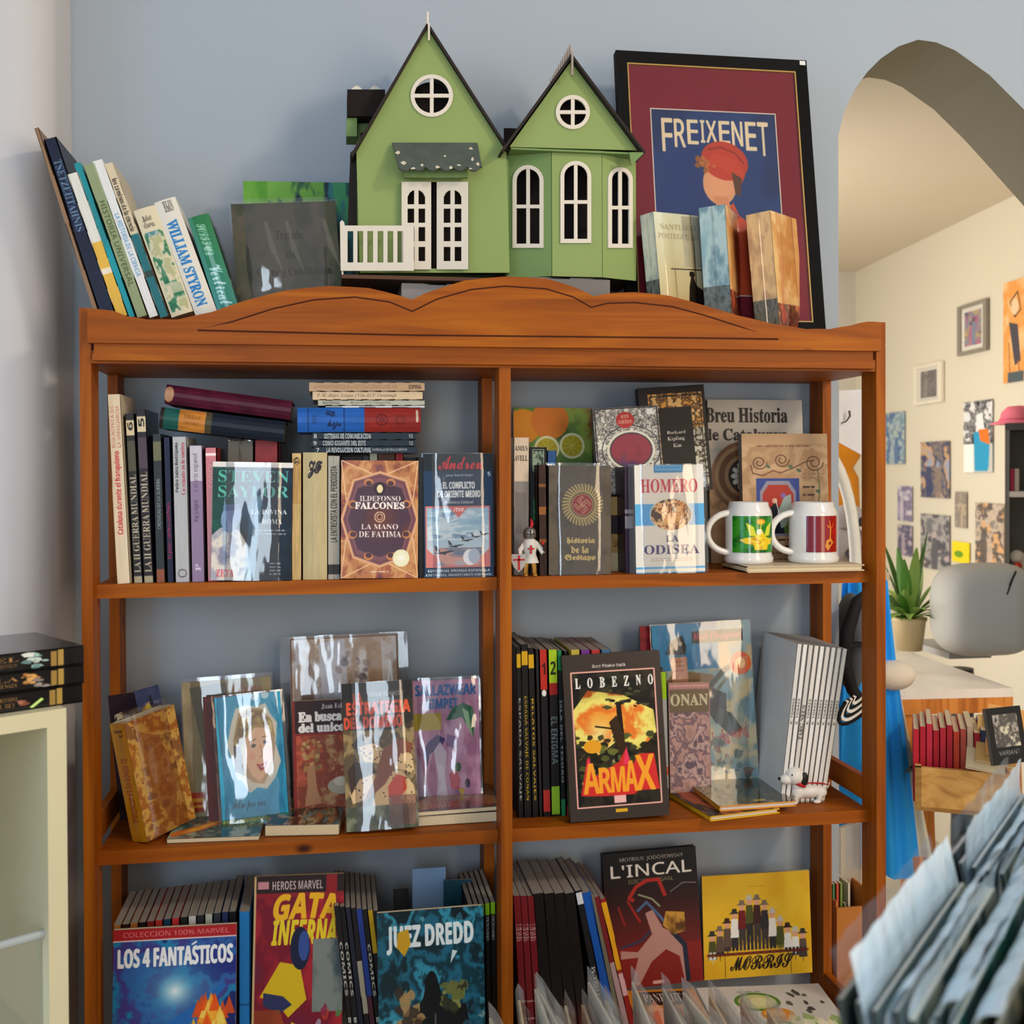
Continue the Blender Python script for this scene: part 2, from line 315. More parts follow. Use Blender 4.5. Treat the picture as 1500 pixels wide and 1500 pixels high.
def a_homero():
    c = Cv(132, 204, 'e4e0d6'); c.rect(28,0,70,7,'4888b4'); c.rect(30,0,68,5.5,'60b0dc'); c.rect(0,36,100,56,'58acdc'); c.lines(32,2,66,4,1,'387cac',4)
    c.text('HOMERO',9,13,91,25.5,'c82838','serif'); c.ell(52,46,31,15.2,'dce0d8'); c.paint(0,0,0,0,['2c1c10','e8a858','8c4c1c','f4c888','4c3018'],5,12,c.ep(52,46,29.5,14.4).ravel(),con=2.6)
    c.poly([38,50,50,44,58,46,66,40,72,46,62,52,48,56],'f0c078',.8); c.ell(62,41,5,3,'f4c890'); c.text('LA',44,65,62,71,'342c60','serif'); c.text('ODISEA',12,74,92,82.5,'3c3470','serif'); c.lines(22,86,82,90,2,'b8b0a8',4)
    c.rect(0,94,100,96,'58acdc'); c.rect(0,99,100,100,'58acdc'); return c
def a_breu():
    c = Cv(180, 300, 'b8b0a0'); c.grad(0,0,100,30,'b4aca0','c8bca8'); c.text('Breu Història',-2,5,84,14,'1c1818','serif',fat=1); c.text('de Catalunya',-4,18,84,27,'1c1818','serif',fat=1); c.paint(0,42,100,100,['a87c54','c09870','8c6848'],4,3)
    for r, k in ((36,'8c6448'),(32,'b08c68'),(28,'7c5840'),(22,'a88460'),(18,'403830')): c.ell(38,47,r,r*.6,k)
    for a in range(12): t = a*.5236; c.ell(38+11*math.cos(t),47+6.6*math.sin(t),4.2,1.6,'d8d8c8',rot=math.degrees(t))
    c.ell(38,47,3,2,'c8c0a8'); return c
def a_codex():
    c = Cv(160, 250, 'b4906c'); c.paint(0,0,100,100,['b8946c','a88460','c4a078','b08860'],4,5); c.rect(0,0,100,8,'bc9870'); c.lines(18,9,80,11,1,'6c4c38',6)
    def curl(cx,cy,r,k='5c3828'):
        p = []
        for i in range(26): t = i*.42; R = r*(1-i/34); p += [cx+R*math.cos(t),cy+R*math.sin(t)*.62]
        c.line(p,1.2,k)
    curl(20,22,9); curl(46,20,9); curl(84,22,11); c.line([10,24,12,30,24,32,36,28,44,30,60,26,72,22,84,20],1.4,'6c4430'); c.line([88,26,90,44,86,60,90,76],1.6,'707048')
    for x,y in ((30,25),(56,25),(66,28),(88,44),(86,58)): c.ell(x,y,3,1.2,'50684c',rot=30)
    c.rect(16,34,66,78,'24408c'); c.poly([20,78,20,44,28,36,54,36,62,44,62,78],'8c8898'); c.poly([23,76,23,46,30,39,52,39,59,46,59,76],'a8281c'); c.paint(23,62,59,76,['3c5c2c','587c30','2c4828'],4,6)
    c.poly([28,76,32,56,38,52,44,58,48,76],'181c28'); c.poly([40,60,48,48,56,46,57,56,50,70,44,72],'98a8a0'); c.ell(37,51,3,2,'d8a888'); c.ell(47,47,3,1.8,'7c5ca8'); c.line([38,50,44,66],1.2,'e0d8c8')
    for i in range(8): c.lines(70,40+i*6,84,43+i*6,1,'382820',i,.9)
    for i in range(4): c.lines(12,80+i*5,84,83+i*5,1,'382820' if i<2 else '7c5c44',i+40,.9)
    c.lines(70,30,96,36,2,'9c7858',4); return c
def a_armax():
    c = Cv(170, 290, '3a302a'); c.paint(8,11,93,92,['181410','2c261a','12100c','3a3420'],5,7); c.paint(8,26,93,62,['f0a038','e87828','f0e070','d8c860','a84c18'],3,9,[8,34,24,22,60,26,90,36,92,50,74,60,50,54,30,62,10,54],con=2)
    c.glow(34,48,22,'f4f0a0',.8); c.blobs(90,10,50,92,82,['181808','34381c','585c28','282010','6c7030'],8,4,.9,.7); c.blobs(26,40,18,86,34,['24241a','4c4c28','181410'],7,6,.95,.5)
    c.poly([52,30,57,30,60,66,66,72,58,74,54,60],'1c1408'); c.poly([44,42,52,38,58,50,60,64,52,60],'382414'); c.line([30,44,48,46],1.6,'201810'); c.ell(26,56,9,4,'e8a020'); c.blobs(14,14,64,88,80,['a8a458','c8c080'],3,8,.7)
    c.frame(8,11,93,92,1.4,'f0b0a0'); c.text('Barry Windsor-Smith',30,6.5,64,9,'f0ece4','serif')
    for i, ch in enumerate('LOBEZNO'): x = 12+i*12.4; c.text(ch,x,14.5,x+5,20.5,'e8e4dc','serif',fat=1)
    for i in range(1,6): pass
    c.poly([12,85,20,62,26,74,52,66,60,58,64,70,72,62,88,62,92,84,70,84,66,86,36,86],'d42c28'); c.poly([18,70,22,61,24,70],'e83858'); c.poly([56,68,60,57,64,68],'e83858')
    for ch, x0, x1, y0 in (('A',15,31,66),('R',31,43,69),('M',43,57,69),('A',57,70,66),('X',68,88,63)): c.text(ch,x0,y0,x1,84,'f8a028','bold',fat=1)
    c.rect(45,86,57,90.5,'f0b8b0'); c.rect(46,94,58,96,'e0a820'); return c
def a_soldier():
    c = Cv(190, 290, '88a0a8'); c.paint(0,0,100,100,['c8b088','88a8b0','d8c8a0','7898a0'],3,5); c.paint(0,0,66,28,['1c78a8','2c8cb8','1868a0'],3,2); c.rect(40,5,92,12.5,'241818'); c.text('Red Dragons',41,6,91,11.5,'e02c34','ital')
    c.poly([12,34,22,28,44,30,60,32,58,50,20,52,8,44],'8c7048'); c.poly([17,20,18,34,26,40,34,36,34,20],'c89070'); c.poly([13,18,18,10,30,7,34,14,32,19],'1c2024'); c.ell(28,12,2,1.5,'c8c0a0'); c.lines(20,22,32,30,3,'8c5840',7,.5)
    c.line([44,46,70,30,76,28],5,'505850'); c.line([50,50,74,34],3,'707860'); c.ell(88,26,11,7,'d86028'); c.ell(88,26,5,3.4,'f0c080'); c.poly([58,40,72,44,70,58,60,62,52,54],'383c40'); c.poly([64,52,76,56,86,66,74,70,62,62],'4c5858')
    c.text('Lucha mortal',54,64,92,74,'c83c40','ital',rot=-12); c.blobs(30,50,72,96,94,['5c7470','b0b8a8','384c58','8c6c5c'],6,3,.8)
    for x0 in (56,70,86): c.poly([x0+20,22,x0+26,22,x0-6,100,x0-16,100],'c0dcec',.22)  # translucent diagonals paint reflections on the plastic bag
    return c
def a_conan():
    c = Cv(80, 180, '8c6c64'); c.paint(0,8,100,100,['a08078','b89088','786068','c0a098','685460'],4,6,con=2.4); c.rect(0,0,100,5,'b07c78'); c.rect(0,6,100,26,'6c5c48'); c.text('CONAN',-18,10,96,20,'c0b898','serif',fat=1); c.lines(4,2,96,4,1,'e0b0a8',4); c.frame(1,1,99,99,2,'a07870'); return c
def a_incal():
    c = Cv(180, 260, '141214'); c.grad(0,18,100,70,'181416','6c1c1c'); c.rect(0,70,100,100,'84201c'); c.text('MŒBIUS  JODOROWSKY',18,4,86,7.5,'e0d8c8','sans'); c.text("L'INCAL",8,9.5,94,18.5,'f0e8dc','sans',fat=1); c.text('EDICIÓ INTEGRAL',26,20.5,74,23.5,'a8a878','sans')
    c.line([30,36,26,34,34,26,46,22,58,22,64,34],4,'b82c24'); c.line([24,36,36,52],2.5,'a02820'); c.line([14,40,20,54],2,'902420'); c.line([36,32,50,36,58,42],2,'98a080'); c.line([70,32,84,26,98,27],1.2,'787878')
    c.poly([42,46,50,44,60,58,70,62,82,76,84,98,80,98,76,80,62,74,46,82,32,98,24,98,32,78,14,78,14,72,32,74,48,62],'b88c84'); c.line([34,44,44,38,56,48,66,58],3,'4c6c94'); c.line([70,62,82,72,84,98],5,'20283c'); c.line([14,70,36,66,46,60],2,'283c5c'); c.paint(0,0,0,0,['8c6420','c8983c','5c3818'],5,4,[64,46,84,48,84,62,70,64,60,56]); c.rect(46,96,58,98.5,'d8a8a0'); return c
def a_yellow():
    c = Cv(200, 190, 'e0b020'); c.paint(0,0,100,100,['dca81c','e4b828','e0ac1c'],3,4); rng = random.Random(5)
    c.lines(43,12,57,13,1,'504018',4)
    for i in range(13):
        x = 8+i*7; top = 62-38*math.exp(-((x-46)/26)**2); bot = 78; k = rng.choice(['3c1c1c','e8e8e0','28282c','6c1818','4c5020','8c2c24','5c4c40'])
        k2 = rng.choice(['28282c','3c3434','d8d8d0','6c7028']); c.poly([x-3,top+6,x+3,top+6,x+4,top+24,x-4,top+24],k); c.poly([x-3.4,top+24,x+3.4,top+24,x+3,bot-4,x+.6,bot-4,x,top+32,x-.6,bot-4,x-3,bot-4],k2); c.ell(x,top+3,2.6,3,'d8a080'); c.poly([x-5,top+1,x+5,top+1,x+2.4,top-1,x+2,top-4,x-2,top-4,x-2.4,top-1],rng.choice(['381c18','c0bcb0','30302c','786858'])); c.ell(x,bot-1,5.5,1.6,'5c1c14',.8)
    c.text('MORRIS',24,80,82,93,'1c1410','script',fat=1); c.rect(19,76,19.6,99,'3c2c10'); c.rect(80,76,80.6,99,'3c2c10'); return c
def a_blonde():
    c = Cv(130, 190, '28a0c4'); c.paint(0,0,100,100,['2498bc','30a8cc','1c8cb4'],3,6)
    c.poly([22,22,30,10,46,8,60,10,76,8,82,16,92,24,88,40,94,54,84,66,70,74,56,72,44,76,34,66,26,64,20,48,14,38],'e4dcc8'); c.poly([26,30,34,14,52,10,70,12,84,22,88,40,80,58,66,70,50,68,34,60],'c8a880')
    c.poly([26,56,24,34,32,18,50,11,70,12,84,22,88,36,76,26,56,26,44,34,38,50,36,64],'b89840'); c.paint(0,0,0,0,['c8ac54','8c6c24','e0cc80'],7,3,[28,50,27,32,36,18,52,12,70,14,84,24,84,32,70,24,52,24,42,32,36,48]); c.poly([24,58,24,38,34,40,38,62],'4c3420')
    c.poly([42,34,58,26,76,28,82,38,80,52,70,62,60,68,48,62,40,50],'ecc49c'); c.ell(54,40,3.4,1.3,'3c4038',rot=-8); c.ell(72,38,3.2,1.3,'3c4038'); c.line([48,37,58,35],1,'6c4c28'); c.line([67,34,77,34],1,'6c4c28'); c.line([64,40,67,48,62,49],1.2,'c08c6c'); c.poly([56,54,64,55,74,52,70,58,62,60],'b83c34'); c.poly([59,55.5,65,56.4,71,54.6,66,57.5],'f8f0e8'); c.ell(51,48,5,3,'e8a888',.6); c.ell(76,46,3.5,3,'e8a888',.6)
    c.text('Film por vox',16,80,66,89,'183c58','script'); c.rect(0,94,100,98,'1c5c28'); c.text('DORITA RODRIGUEZ FILM PILAR',2,94.6,98,97.4,'e0d040'); c.ell(60,2,6,3,'d0e8f0'); c.ell(76,1.6,6,3,'d0e8f0'); return c
def a_unicorn():
    c = Cv(120, 190, '8c241c'); c.paint(4,30,100,96,['a83c28','c05838','8c3c24','b89060'],4,4); c.rect(3,0,100,28,'2c1014'); c.text('Juan Eslava Galán',38,3,96,8,'f0ece8','serif'); c.text('En busca',8,10,64,18,'f4f0ec','serif',fat=2); c.text('del unicornio',8,19.5,95,27,'f4f0ec','serif',fat=2)
    c.blobs(40,12,34,36,60,['b8884c','8c6c38','c8a068'],5,4,.9); c.poly([18,56,28,56,30,74,36,88,14,90,18,72],'b8845c'); c.blobs(20,46,44,92,64,['c89870','a8604c'],6,8,.7); c.ell(62,74,18,7,'b0ac98'); c.ell(62,70,10,4,'d0ccb8'); c.rect(0,92,100,100,'c02820'); c.lines(40,94,90,97,1,'f0d8c8',3); return c
def a_domino():
    c = Cv(140, 260, '5c4c30'); c.paint(0,0,100,100,['8c7448','5c4c2c','a08858','3c3020'],4,7); c.rect(0,0,100,12,'201c18'); c.text('ADAM KENNEDY',38,7,88,10,'a8a090','bold'); c.poly([0,12,100,12,100,28,70,34,0,32],'2c2418')
    c.text('LA',16,7,28,13,'e05428','bold',fat=1); c.text('ESTRATEGIA',6,13.5,96,22,'e8582c','bold',fat=2); c.text('DEL DOMINO',2,23.5,84,31.5,'d8502c','bold',fat=2)
    for P, s2 in (([20,44,42,42,56,46,48,56,28,54],1),([52,46,74,44,96,52,98,64,70,60],2),([6,74,20,60,40,60,44,66,26,80,10,82],3),([60,62,80,62,96,72,98,84,60,88,36,88,44,70],4)):
        c.poly(P,'e0c08c'); xs, ys = P[::2], P[1::2]; rng = random.Random(s2)
        for k in range(26):
            x, y = rng.uniform(min(xs),max(xs)), rng.uniform(min(ys),max(ys)); c.ell(x,y,1.1,.6,'2c2014',.9)
    c.poly([56,46,78,40,98,44,94,50,80,50,70,60,56,70,30,80,18,86,40,68],'8c4c30'); c.poly([4,60,14,54,40,56,44,62,20,66,8,76],'3c2818'); c.poly([60,72,72,64,84,66,86,74,76,80,66,82,60,78],'d04c30'); c.ell(72,84,10,4,'d04c30',.8); c.paint(0,84,100,100,['6c6c50','484c38','808468'],4,8); c.paint(60,78,98,98,['8c5c4c','6c4438'],3,3,al=.7); return c
def a_pink():
    c = Cv(120, 190, 'b884a4'); c.paint(0,0,100,100,['b07c9c','c494b0','a87498'],3,5); c.text('SALLAZWEAR',4,4,96,13,'2c6ca8','bold',fat=1); c.text('GIMPET',20,16,68,24,'2c6ca8','bold',fat=1); c.rect(0,28,42,42,'b8a430')
    c.poly([50,34,60,24,76,20,90,24,94,36,90,50,86,44,74,32,60,34],'24684c'); c.poly([74,24,84,28,90,50,80,38],'90b890'); c.poly([14,62,22,52,36,46,48,50,40,58,24,62,20,72],'4c3878'); c.poly([30,60,40,52,50,62,46,80,50,98,34,98,36,80],'d8ccd8'); c.poly([50,46,64,48,60,58,50,56],'7c4c8c'); c.poly([52,80,62,76,70,84,68,92,56,92],'c82c48'); c.ell(66,74,5,4,'4c6c4c'); c.ell(80,88,4,4,'403050'); c.poly([66,92,76,92,72,99],'d8b83c'); c.poly([0,50,22,92,28,99,0,99],'d8dce8',.6); return c  # pale lower left patch paints a highlight on the bag
def a_ink():
    c = Cv(190, 280, 'bca898'); c.paint(0,0,100,100,['d8d4d0','b09880','c8c4c4','988070'],3,6,con=2.4); c.poly([8,44,16,10,22,22,20,52],'8c7464',.8); c.poly([26,4,50,2,54,46,30,50],'c8ccd8',.8); c.poly([70,6,84,4,86,52,74,50],'a88868',.7)
    c.blobs(26,44,10,72,46,['88706c','585058','c8b8b8'],6,4,.55); c.line([88,44,92,16,96,44],2,'d8dce0'); c.frame(1,1,99,99,1.4,'6c4c38'); return c
def a_ff():
    c = Cv(210, 230, '1c2c7c'); c.paint(0,10,100,100,['202c80','2c60a8','403888','1c7cb0','182468'],3,5,con=2.2); c.glow(52,50,46,'48b0d0',.9); c.glow(50,52,18,'e8f4f8',1); c.rect(0,0,100,9,'a81c24'); c.rect(0,9,100,10,'e0c8c8')
    c.text('COLECCIÓN 100% MARVEL',8,2.5,94,6.5,'e08890','sans'); t = 'LOS 4 FANTÁSTICOS'; c.text(t,4,16,97,31,'f0f4f8','bold',fat=2); c.poly([63,14.5,67,12,68,13,64,15.5],'f0f4f8')
    c.poly([26,100,36,82,56,70,78,56,90,46,92,50,78,66,62,78,54,100],'1c68b8',.9); c.poly([8,100,14,88,30,84,40,100],'1850a0'); rng = random.Random(4)
    for k in range(60): x, y = rng.gauss(80,7), rng.uniform(62,100); c.poly([x-5,y+6,x,y-9,x+5,y+6],rng.choice(['f07818','f8b030','e85010','f8d860']),.85)
    return c
def a_cat():
    c = Cv(190, 300, '8c1c28'); c.paint(0,10,100,100,['8c1420','a82030','781028','6c1838'],3,4); c.rect(0,0,100,8,'28181c'); c.rect(4,2.5,16,6,'c88890'); c.text('HÉROES MARVEL',20,2.5,76,6.5,'c8b8b8','bold'); c.rect(80,0,92,8,'901c24')
    c.text('GATA',22,8.5,92,20,'f0b820','bital',fat=3,arch=1); c.text('INFERNAL',20,21,100,32,'e8d028','bital',fat=2); c.paint(66,30,100,64,['5c6c70','7c8480','485860'],3,4)
    c.poly([0,100,18,88,44,68,60,72,80,92,84,100],'d8b818'); c.poly([8,56,30,40,52,42,60,58,40,66,26,58],'d8b818'); c.poly([12,54,34,56,44,60,30,64,12,60],'28305c'); c.poly([22,86,44,70,52,76,34,96,12,100],'24306c'); c.ell(52,34,11,10,'141c3c'); c.ell(56,33,6,7,'3c5cb0',.8)
    c.blobs(26,66,60,98,98,['b83c28','d89070','4c8c50','8c2440','a8a0b0'],7,8,.85); c.paint(0,62,22,86,['a85020','8c3c18'],3,3,[0,62,30,62,40,74,16,90,0,92],al=.8); c.rect(0,0,2.5,100,'c8a878'); return c
def a_judge():
    c = Cv(200, 230, '10404c'); c.paint(0,0,100,100,['0c2830','1c6078','0c3440','3088a0','081c24'],4,8,con=2.4); c.blobs(30,2,4,98,96,['48a8c0','8cd0d8','2878a0'],5,3,.45)
    c.text('JUEZ DREDD',9,10,90,28,'dce4e4','bold',fat=2); c.poly([19,14,29,12,31,22,25,30,18,24],'c89820'); c.poly([70,28,75,29,68,37],'c8d8d8')
    c.poly([45,48,55,46,60,58,66,66,82,64,86,82,88,100,22,100,26,84,36,66,42,58],'0c1014'); c.ell(50,52,6,11,'080c10'); c.blobs(20,18,56,40,84,['7c5c38','a88858','3c3028'],8,5,.9); c.blobs(20,60,50,82,66,['686c38','8c8c48','2c3020'],8,7,.9); c.blobs(14,80,66,98,100,['28607c','a0b8b0','184c60'],7,9,.7); c.line([53,70,53,98],1.6,'505850'); return c
def a_poster():
    c = Cv(250, 330, '1c3468'); c.paint(0,0,100,100,['1c3468','203c78','24447c','1a305c'],2,4); c.rect(0,0,100,100,'1c3468',.3)
    xs = [8,18,28.5,39,43.5,54,64.5,75.5,85.5]; W = 9
    for ch, x in zip('FREIXENET', xs):
        a = ((x+4-50)/42)**2; w = 3 if ch == 'I' else 8.2; c.text(ch,x,5+a*-.4,x+w,17+a*7,'e8d4b0','sans',fat=2)
    T = lambda p: [q if i % 2 == 0 else (q-43)*.85+27 for i, q in enumerate(p)]; Y = lambda y: (y-43)*.85+27
    c.poly(T([36,132,42,98,48,88,50,78,62,70,66,78,80,86,88,132]),'c8502c'); c.line(T([50,80,58,82,66,79]),1.4,'8c3420'); c.ell(52,Y(58),13.5,11.5,'d8a078'); c.poly(T([46,66,58,66,60,76,50,78]),'cc9068'); c.ell(57,Y(43),19,10.6,'b8402c',rot=12); c.poly(T([38,46,50,38,66,42,73,52,68,60,62,52,50,46]),'c04830'); c.line(T([44,36,54,34,66,38,72,44]),1.2,'8c2c20'); c.poly(T([62,50,70,54,68,66,64,64]),'5c3c28'); c.blobs(16,34,Y(42),48,Y(50),['b8783c','a0602c'],3.4,4,.9)
    return c
def a_tratado():
    c = Cv(180, 170, '4a4836'); c.paint(0,0,100,100,['4c4838','444834','545040','3c4030'],3,4); c.text('Tratado',40,24,66,32,'1c1c14','serif'); c.text('de',49,42,59,48,'1c1c14','serif'); c.text('Carne y Confitación',20,56,92,65,'1c1c14','serif')
    for x in (30,50,86): c.poly([x,16,x+3,16,x+16,62,x+4,40],'a0a090',.35)  # slanting streaks are sleeve glare painted over the cover
    return c
def a_greenmag():
    c = Cv(170, 80, '245c50'); c.paint(0,0,100,100,['1c4c4c','3c8c5c','2c7078','10303c','68a040'],3,7,con=2.4); c.paint(0,0,22,100,['4c8c2c','70a840','2c6820'],3,3); return c
def a_post(k):
    def f():
        c = Cv(90, 190, 'c0c4b8'); P = [['c8ccb8','d8d8c0','b0b8a8'],['88a8b0','a8c0c0','6c8c98'],['c8a070','e0b880','b89068']][k]
        c.paint(0,0,100,100,P,2,k+4); c.paint(0,72,100,100,['38403c','5c6058','282c28'],6,k+2,al=.8); return c
    return f
def a_ptc():
    c = Cv(90, 190, 'd8d4b8'); c.grad(0,0,100,100,'d8dcc4','c8b888'); c.text('SANTIAGO',12,12,92,18,'a89878','serif'); c.text('POSTEGUILLO',6,22,96,28,'a89878','serif'); c.rect(28,60,98,61.5,'5c5030'); c.rect(36,61,37,92,'5c5030'); c.poly([62,100,66,80,74,64,82,78,98,84,100,100],'241c18'); c.ell(74,66,6,3.5,'241c18'); c.paint(60,2,100,58,['8c8c80','a8a494'],3,5,al=.5); return c
def a_golden():
    c = Cv(100, 190, 'e0b070'); c.paint(0,0,100,100,['e8c080','d8a060','f0d098'],2,5); c.paint(0,76,100,100,['c05838','6c3c30','d89060'],5,6); return c
def a_planelay():
    c = Cv(170, 90, '6c8478'); c.paint(0,0,100,100,['5c7470','88a090','405854','a8b098'],4,4,asp=1); c.poly([0,84,30,62,60,30,92,6,96,14,66,44,36,76,4,96],'d87028'); c.poly([10,86,60,36,90,10,62,44,30,78],'f0b048'); return c
def a_war2():
    c = Cv(150, 80, '4c4438'); c.paint(0,0,100,100,['3c6c70','28241c','8c5c34','a89470','3c4c34'],5,12,con=3); c.rect(0,0,100,18,'d8b880'); c.text('COMBATE',28,3,94,15,'3c1814','serif'); c.blobs(16,10,24,90,90,['181818','a05c30','608078'],10,4,.8); return c
def a_brownlay():
    c = Cv(170, 80, '54443c'); c.paint(0,0,100,100,['544438','6c5448','3c3434'],3,4); c.poly([8,76,30,52,60,60,50,90,10,96],'a87c3c'); c.poly([50,60,98,66,96,92,46,92],'8c6c4c'); c.text('LAUFFRY MORADO',20,72,92,94,'a03c34','bold'); c.line([62,40,66,70],1,'a8a098'); return c
def a_adventure():
    c = Cv(110, 220, '2c3458'); c.paint(0,0,100,100,['243058','343c60'],3,4); c.poly([10,16,50,10,60,30,64,84,20,84],'a87820'); c.ell(42,22,18,10,'d0b018'); c.poly([52,8,62,6,74,34,80,70,70,72,62,40],'18202c'); c.poly([62,32,74,32,84,80,64,80],'384848'); c.ell(57,9,4.5,3,'181c20'); c.line([36,18,36,27],3,'181408'); c.rect(14,76,100,100,'8c2420'); c.text('INDO-CHINA',16,79,92,86,'f0e8d8','bold'); c.text('SAKANA',20,88,90,97,'f0e8d8','bold'); return c
def a_yellowpb():
    c = Cv(110, 250, 'b87c34'); c.paint(0,0,100,100,['c08438','a06028','c89c4c','8c5c34'],4,9,con=2.2); c.poly([20,10,60,20,80,60,60,96,30,70],'9c5c34',.6); return c
def a_tan():
    c = Cv(150, 210, 'a08c6c'); c.paint(0,0,100,100,['a89474','94845f','ac9878'],3,6); c.poly([8,4,50,2,50,20,36,70,26,70],'5c5c54',.8); c.text('Arizona',52,3,90,12,'a85040','script'); c.rect(6,80,22,94,'b03820'); c.rect(8,84,20,87,'d8a020'); c.rect(8,89,20,91,'d8a020'); return c
def a_fantasy():
    c = Cv(160, 110, '181410'); c.paint(0,0,100,100,['201c14','4c4c2c','14100c','6c5c38','8c8458'],7,7,con=2.6); c.rect(0,0,100,16,'141214'); c.rect(50,90,66,94,'c8a020'); return c
def a_orangemag():
    c = Cv(150, 90, 'e09020'); c.rect(18,4,88,28,'241814'); c.text('PANPEJITA',22,7,84,24,'f0e0d8','serif'); c.blobs(30,24,40,98,98,['e8a088','d86848','b84838','f0b8a0'],16,4,.8); return c
def a_avocado():
    c = Cv(240, 120, 'd8d4cc'); c.paint(0,0,100,100,['dcd8d0','ccc8c0'],2,3); c.lines(30,10,50,14,1,'908c84',3)
    for x,y,k in ((42,30,1),(48,80,.9)): c.ell(x,y,18*k,17*k,'5c8434'); c.ell(x,y,15*k,13*k,'d0d08c'); c.ell(x+2,y,8*k,8*k,'e8e0a8')
    c.ell(52,54,13,12,'d88c2c'); c.ell(50,52,8,6,'f0b860'); c.blobs(10,64,14,92,50,['1c1c1c','3c3c38'],4,4,.8); c.blobs(30,60,60,98,98,['e8e0b0','f0ecd0','88a858'],8,6,.7); return c
def a_palette(seed, pal, w=90, h=130, sc_=5, title=None, tc='f0f0f0'):
    c = Cv(w, h, pal[0]); c.paint(0,0,100,100,pal,sc_*.6,seed,con=2.2); rr = random.Random(seed)
    for i in range(2):
        x = rr.uniform(30,70); y = rr.uniform(26,44); k, k2 = pal[i+1], pal[-1]; c.poly([x-7,y+6,x+7,y+6,x+13,y+34,x+9,100,x-11,100,x-13,y+30],k,.85); c.ell(x,y,7,6,k2,.9); c.line([x+6,y+12,x+rr.uniform(14,26),y+rr.uniform(-8,26)],5,k,.9)
    if title: c.text(title,12,6,88,16,tc,'bold')
    return c
def a_footballer():
    c = Cv(80, 130, 'c8c4bc'); c.paint(0,0,100,60,['2c2c30','a8a8a8','505054','e0e0e0'],6,4,con=3); c.poly([44,20,66,16,76,44,50,48],'e8e8e8'); c.poly([36,44,60,42,92,56,88,92,84,98,40,98],'2c9cc8'); c.poly([52,40,86,40,92,62,60,56],'e87828'); c.rect(0,60,36,100,'f0f0ec'); return c
def a_orangeposter():
    c = Cv(110, 190, 'f0a868'); c.paint(0,0,100,100,['f0b070','e89c50','f4c088'],3,4); c.poly([20,40,50,44,60,80,40,84],'4c4850'); c.line([24,20,50,12,60,30,40,36,24,20],3,'4c3c30'); c.ell(40,26,12,8,'e8c8a0'); c.line([20,60,24,96],2,'5c3c20'); c.line([50,80,60,98],4,'a85c28'); c.rect(16,90,70,100,'505c60'); return c
def a_mug(g):
    def f():
        if g:
            c = Cv(90, 90, '1c7c18'); c.paint(0,0,100,100,['187014','2c8c1c','105c10'],3,4); c.ell(62,16,10,8,'e88c18'); c.ell(62,16,7,5,'f0c030')
            c.poly([30,18,46,30,52,56,38,54],'d8d830'); c.poly([92,16,76,30,70,56,84,54],'d8d830'); c.poly([50,56,62,34,72,56,84,62,96,60,92,76,80,80,78,92,48,92,46,78,30,76,16,66,30,60],'e8c818'); c.line([62,22,60,50],2.4,'f0e048'); c.ell(58,44,6,8,'f0ecd0'); c.blobs(16,40,60,84,88,['f0dc40','c88c10'],7,4,.7)
        else:
            c = Cv(90, 90, '8c1418'); c.grad(0,0,100,100,'6c1028','a82010',hor=True); c.ell(86,44,12,10,'b01c14'); c.line([66,14,70,36,60,30],2.4,'e88c28'); c.line([70,36,68,64,74,70],3,'e8a838'); c.line([56,26,76,32,80,20],2,'d87020'); c.poly([56,68,70,62,80,74,70,84,60,96,52,84],'d89030'); c.poly([62,74,70,70,72,78,64,82],'8c1c10')
        return c
    return f
def sp(bg, items=(), w=190, h=16, wear=.05, seed=1, bands=()):
    """spine, drawn lying down in reading direction; items: (text, x0, y0, x1, y1, colour, font)"""
    def f():
        c = Cv(w, h, bg)
        for b in bands: c.rect(b[0],0,b[1],100,b[2])
        for t in items: c.text(*t[:6], t[6] if len(t) > 6 else 'bold')
        return c.wear(wear, seed)
    return f
# ---------------------------------------------------------------- materials
def nmat(name):
    m = bpy.data.materials.new(name); m.use_nodes = True; nt = m.node_tree; return m, nt, nt.nodes, nt.links, nt.nodes['Principled BSDF']
def mat(name, c, rough=.6, metal=0, var=.12, vs=20, bump=.15, bs=120, coat=0, spec=.28):
    """plain procedural material: one colour with a little noise in tone and relief"""
    m, nt, N, L, B = nmat(name); c = lin(c)
    tc = N.new('ShaderNodeTexCoord'); n = N.new('ShaderNodeTexNoise'); n.inputs['Scale'].default_value = vs; n.inputs['Detail'].default_value = 4; L.new(tc.outputs['Object'], n.inputs['Vector'])
    r = N.new('ShaderNodeMapRange'); r.inputs['To Min'].default_value = 1-var; r.inputs['To Max'].default_value = 1+var; L.new(n.outputs['Fac'], r.inputs['Value'])
    h = N.new('ShaderNodeHueSaturation'); h.inputs['Color'].default_value = c; L.new(r.outputs[0], h.inputs['Value']); L.new(h.outputs[0], B.inputs['Base Color'])
    B.inputs['Roughness'].default_value = rough; B.inputs['Metallic'].default_value = metal; B.inputs['Coat Weight'].default_value = coat; B.inputs['Specular IOR Level'].default_value = spec
    if bump:
        b = N.new('ShaderNodeBump'); b.inputs['Strength'].default_value = bump; b.inputs['Distance'].default_value = .001; n2 = N.new('ShaderNodeTexNoise'); n2.inputs['Scale'].default_value = bs; L.new(tc.outputs['Object'], n2.inputs['Vector']); L.new(n2.outputs['Fac'], b.inputs['Height']); L.new(b.outputs[0], B.inputs['Normal'])
    return m
_mc = {}
def M(c, rough=.6, **k):
    key = (c, rough, tuple(sorted(k.items())))
    if key not in _mc: _mc[key] = mat('paint_'+c, c, rough, **k)
    return _mc[key]
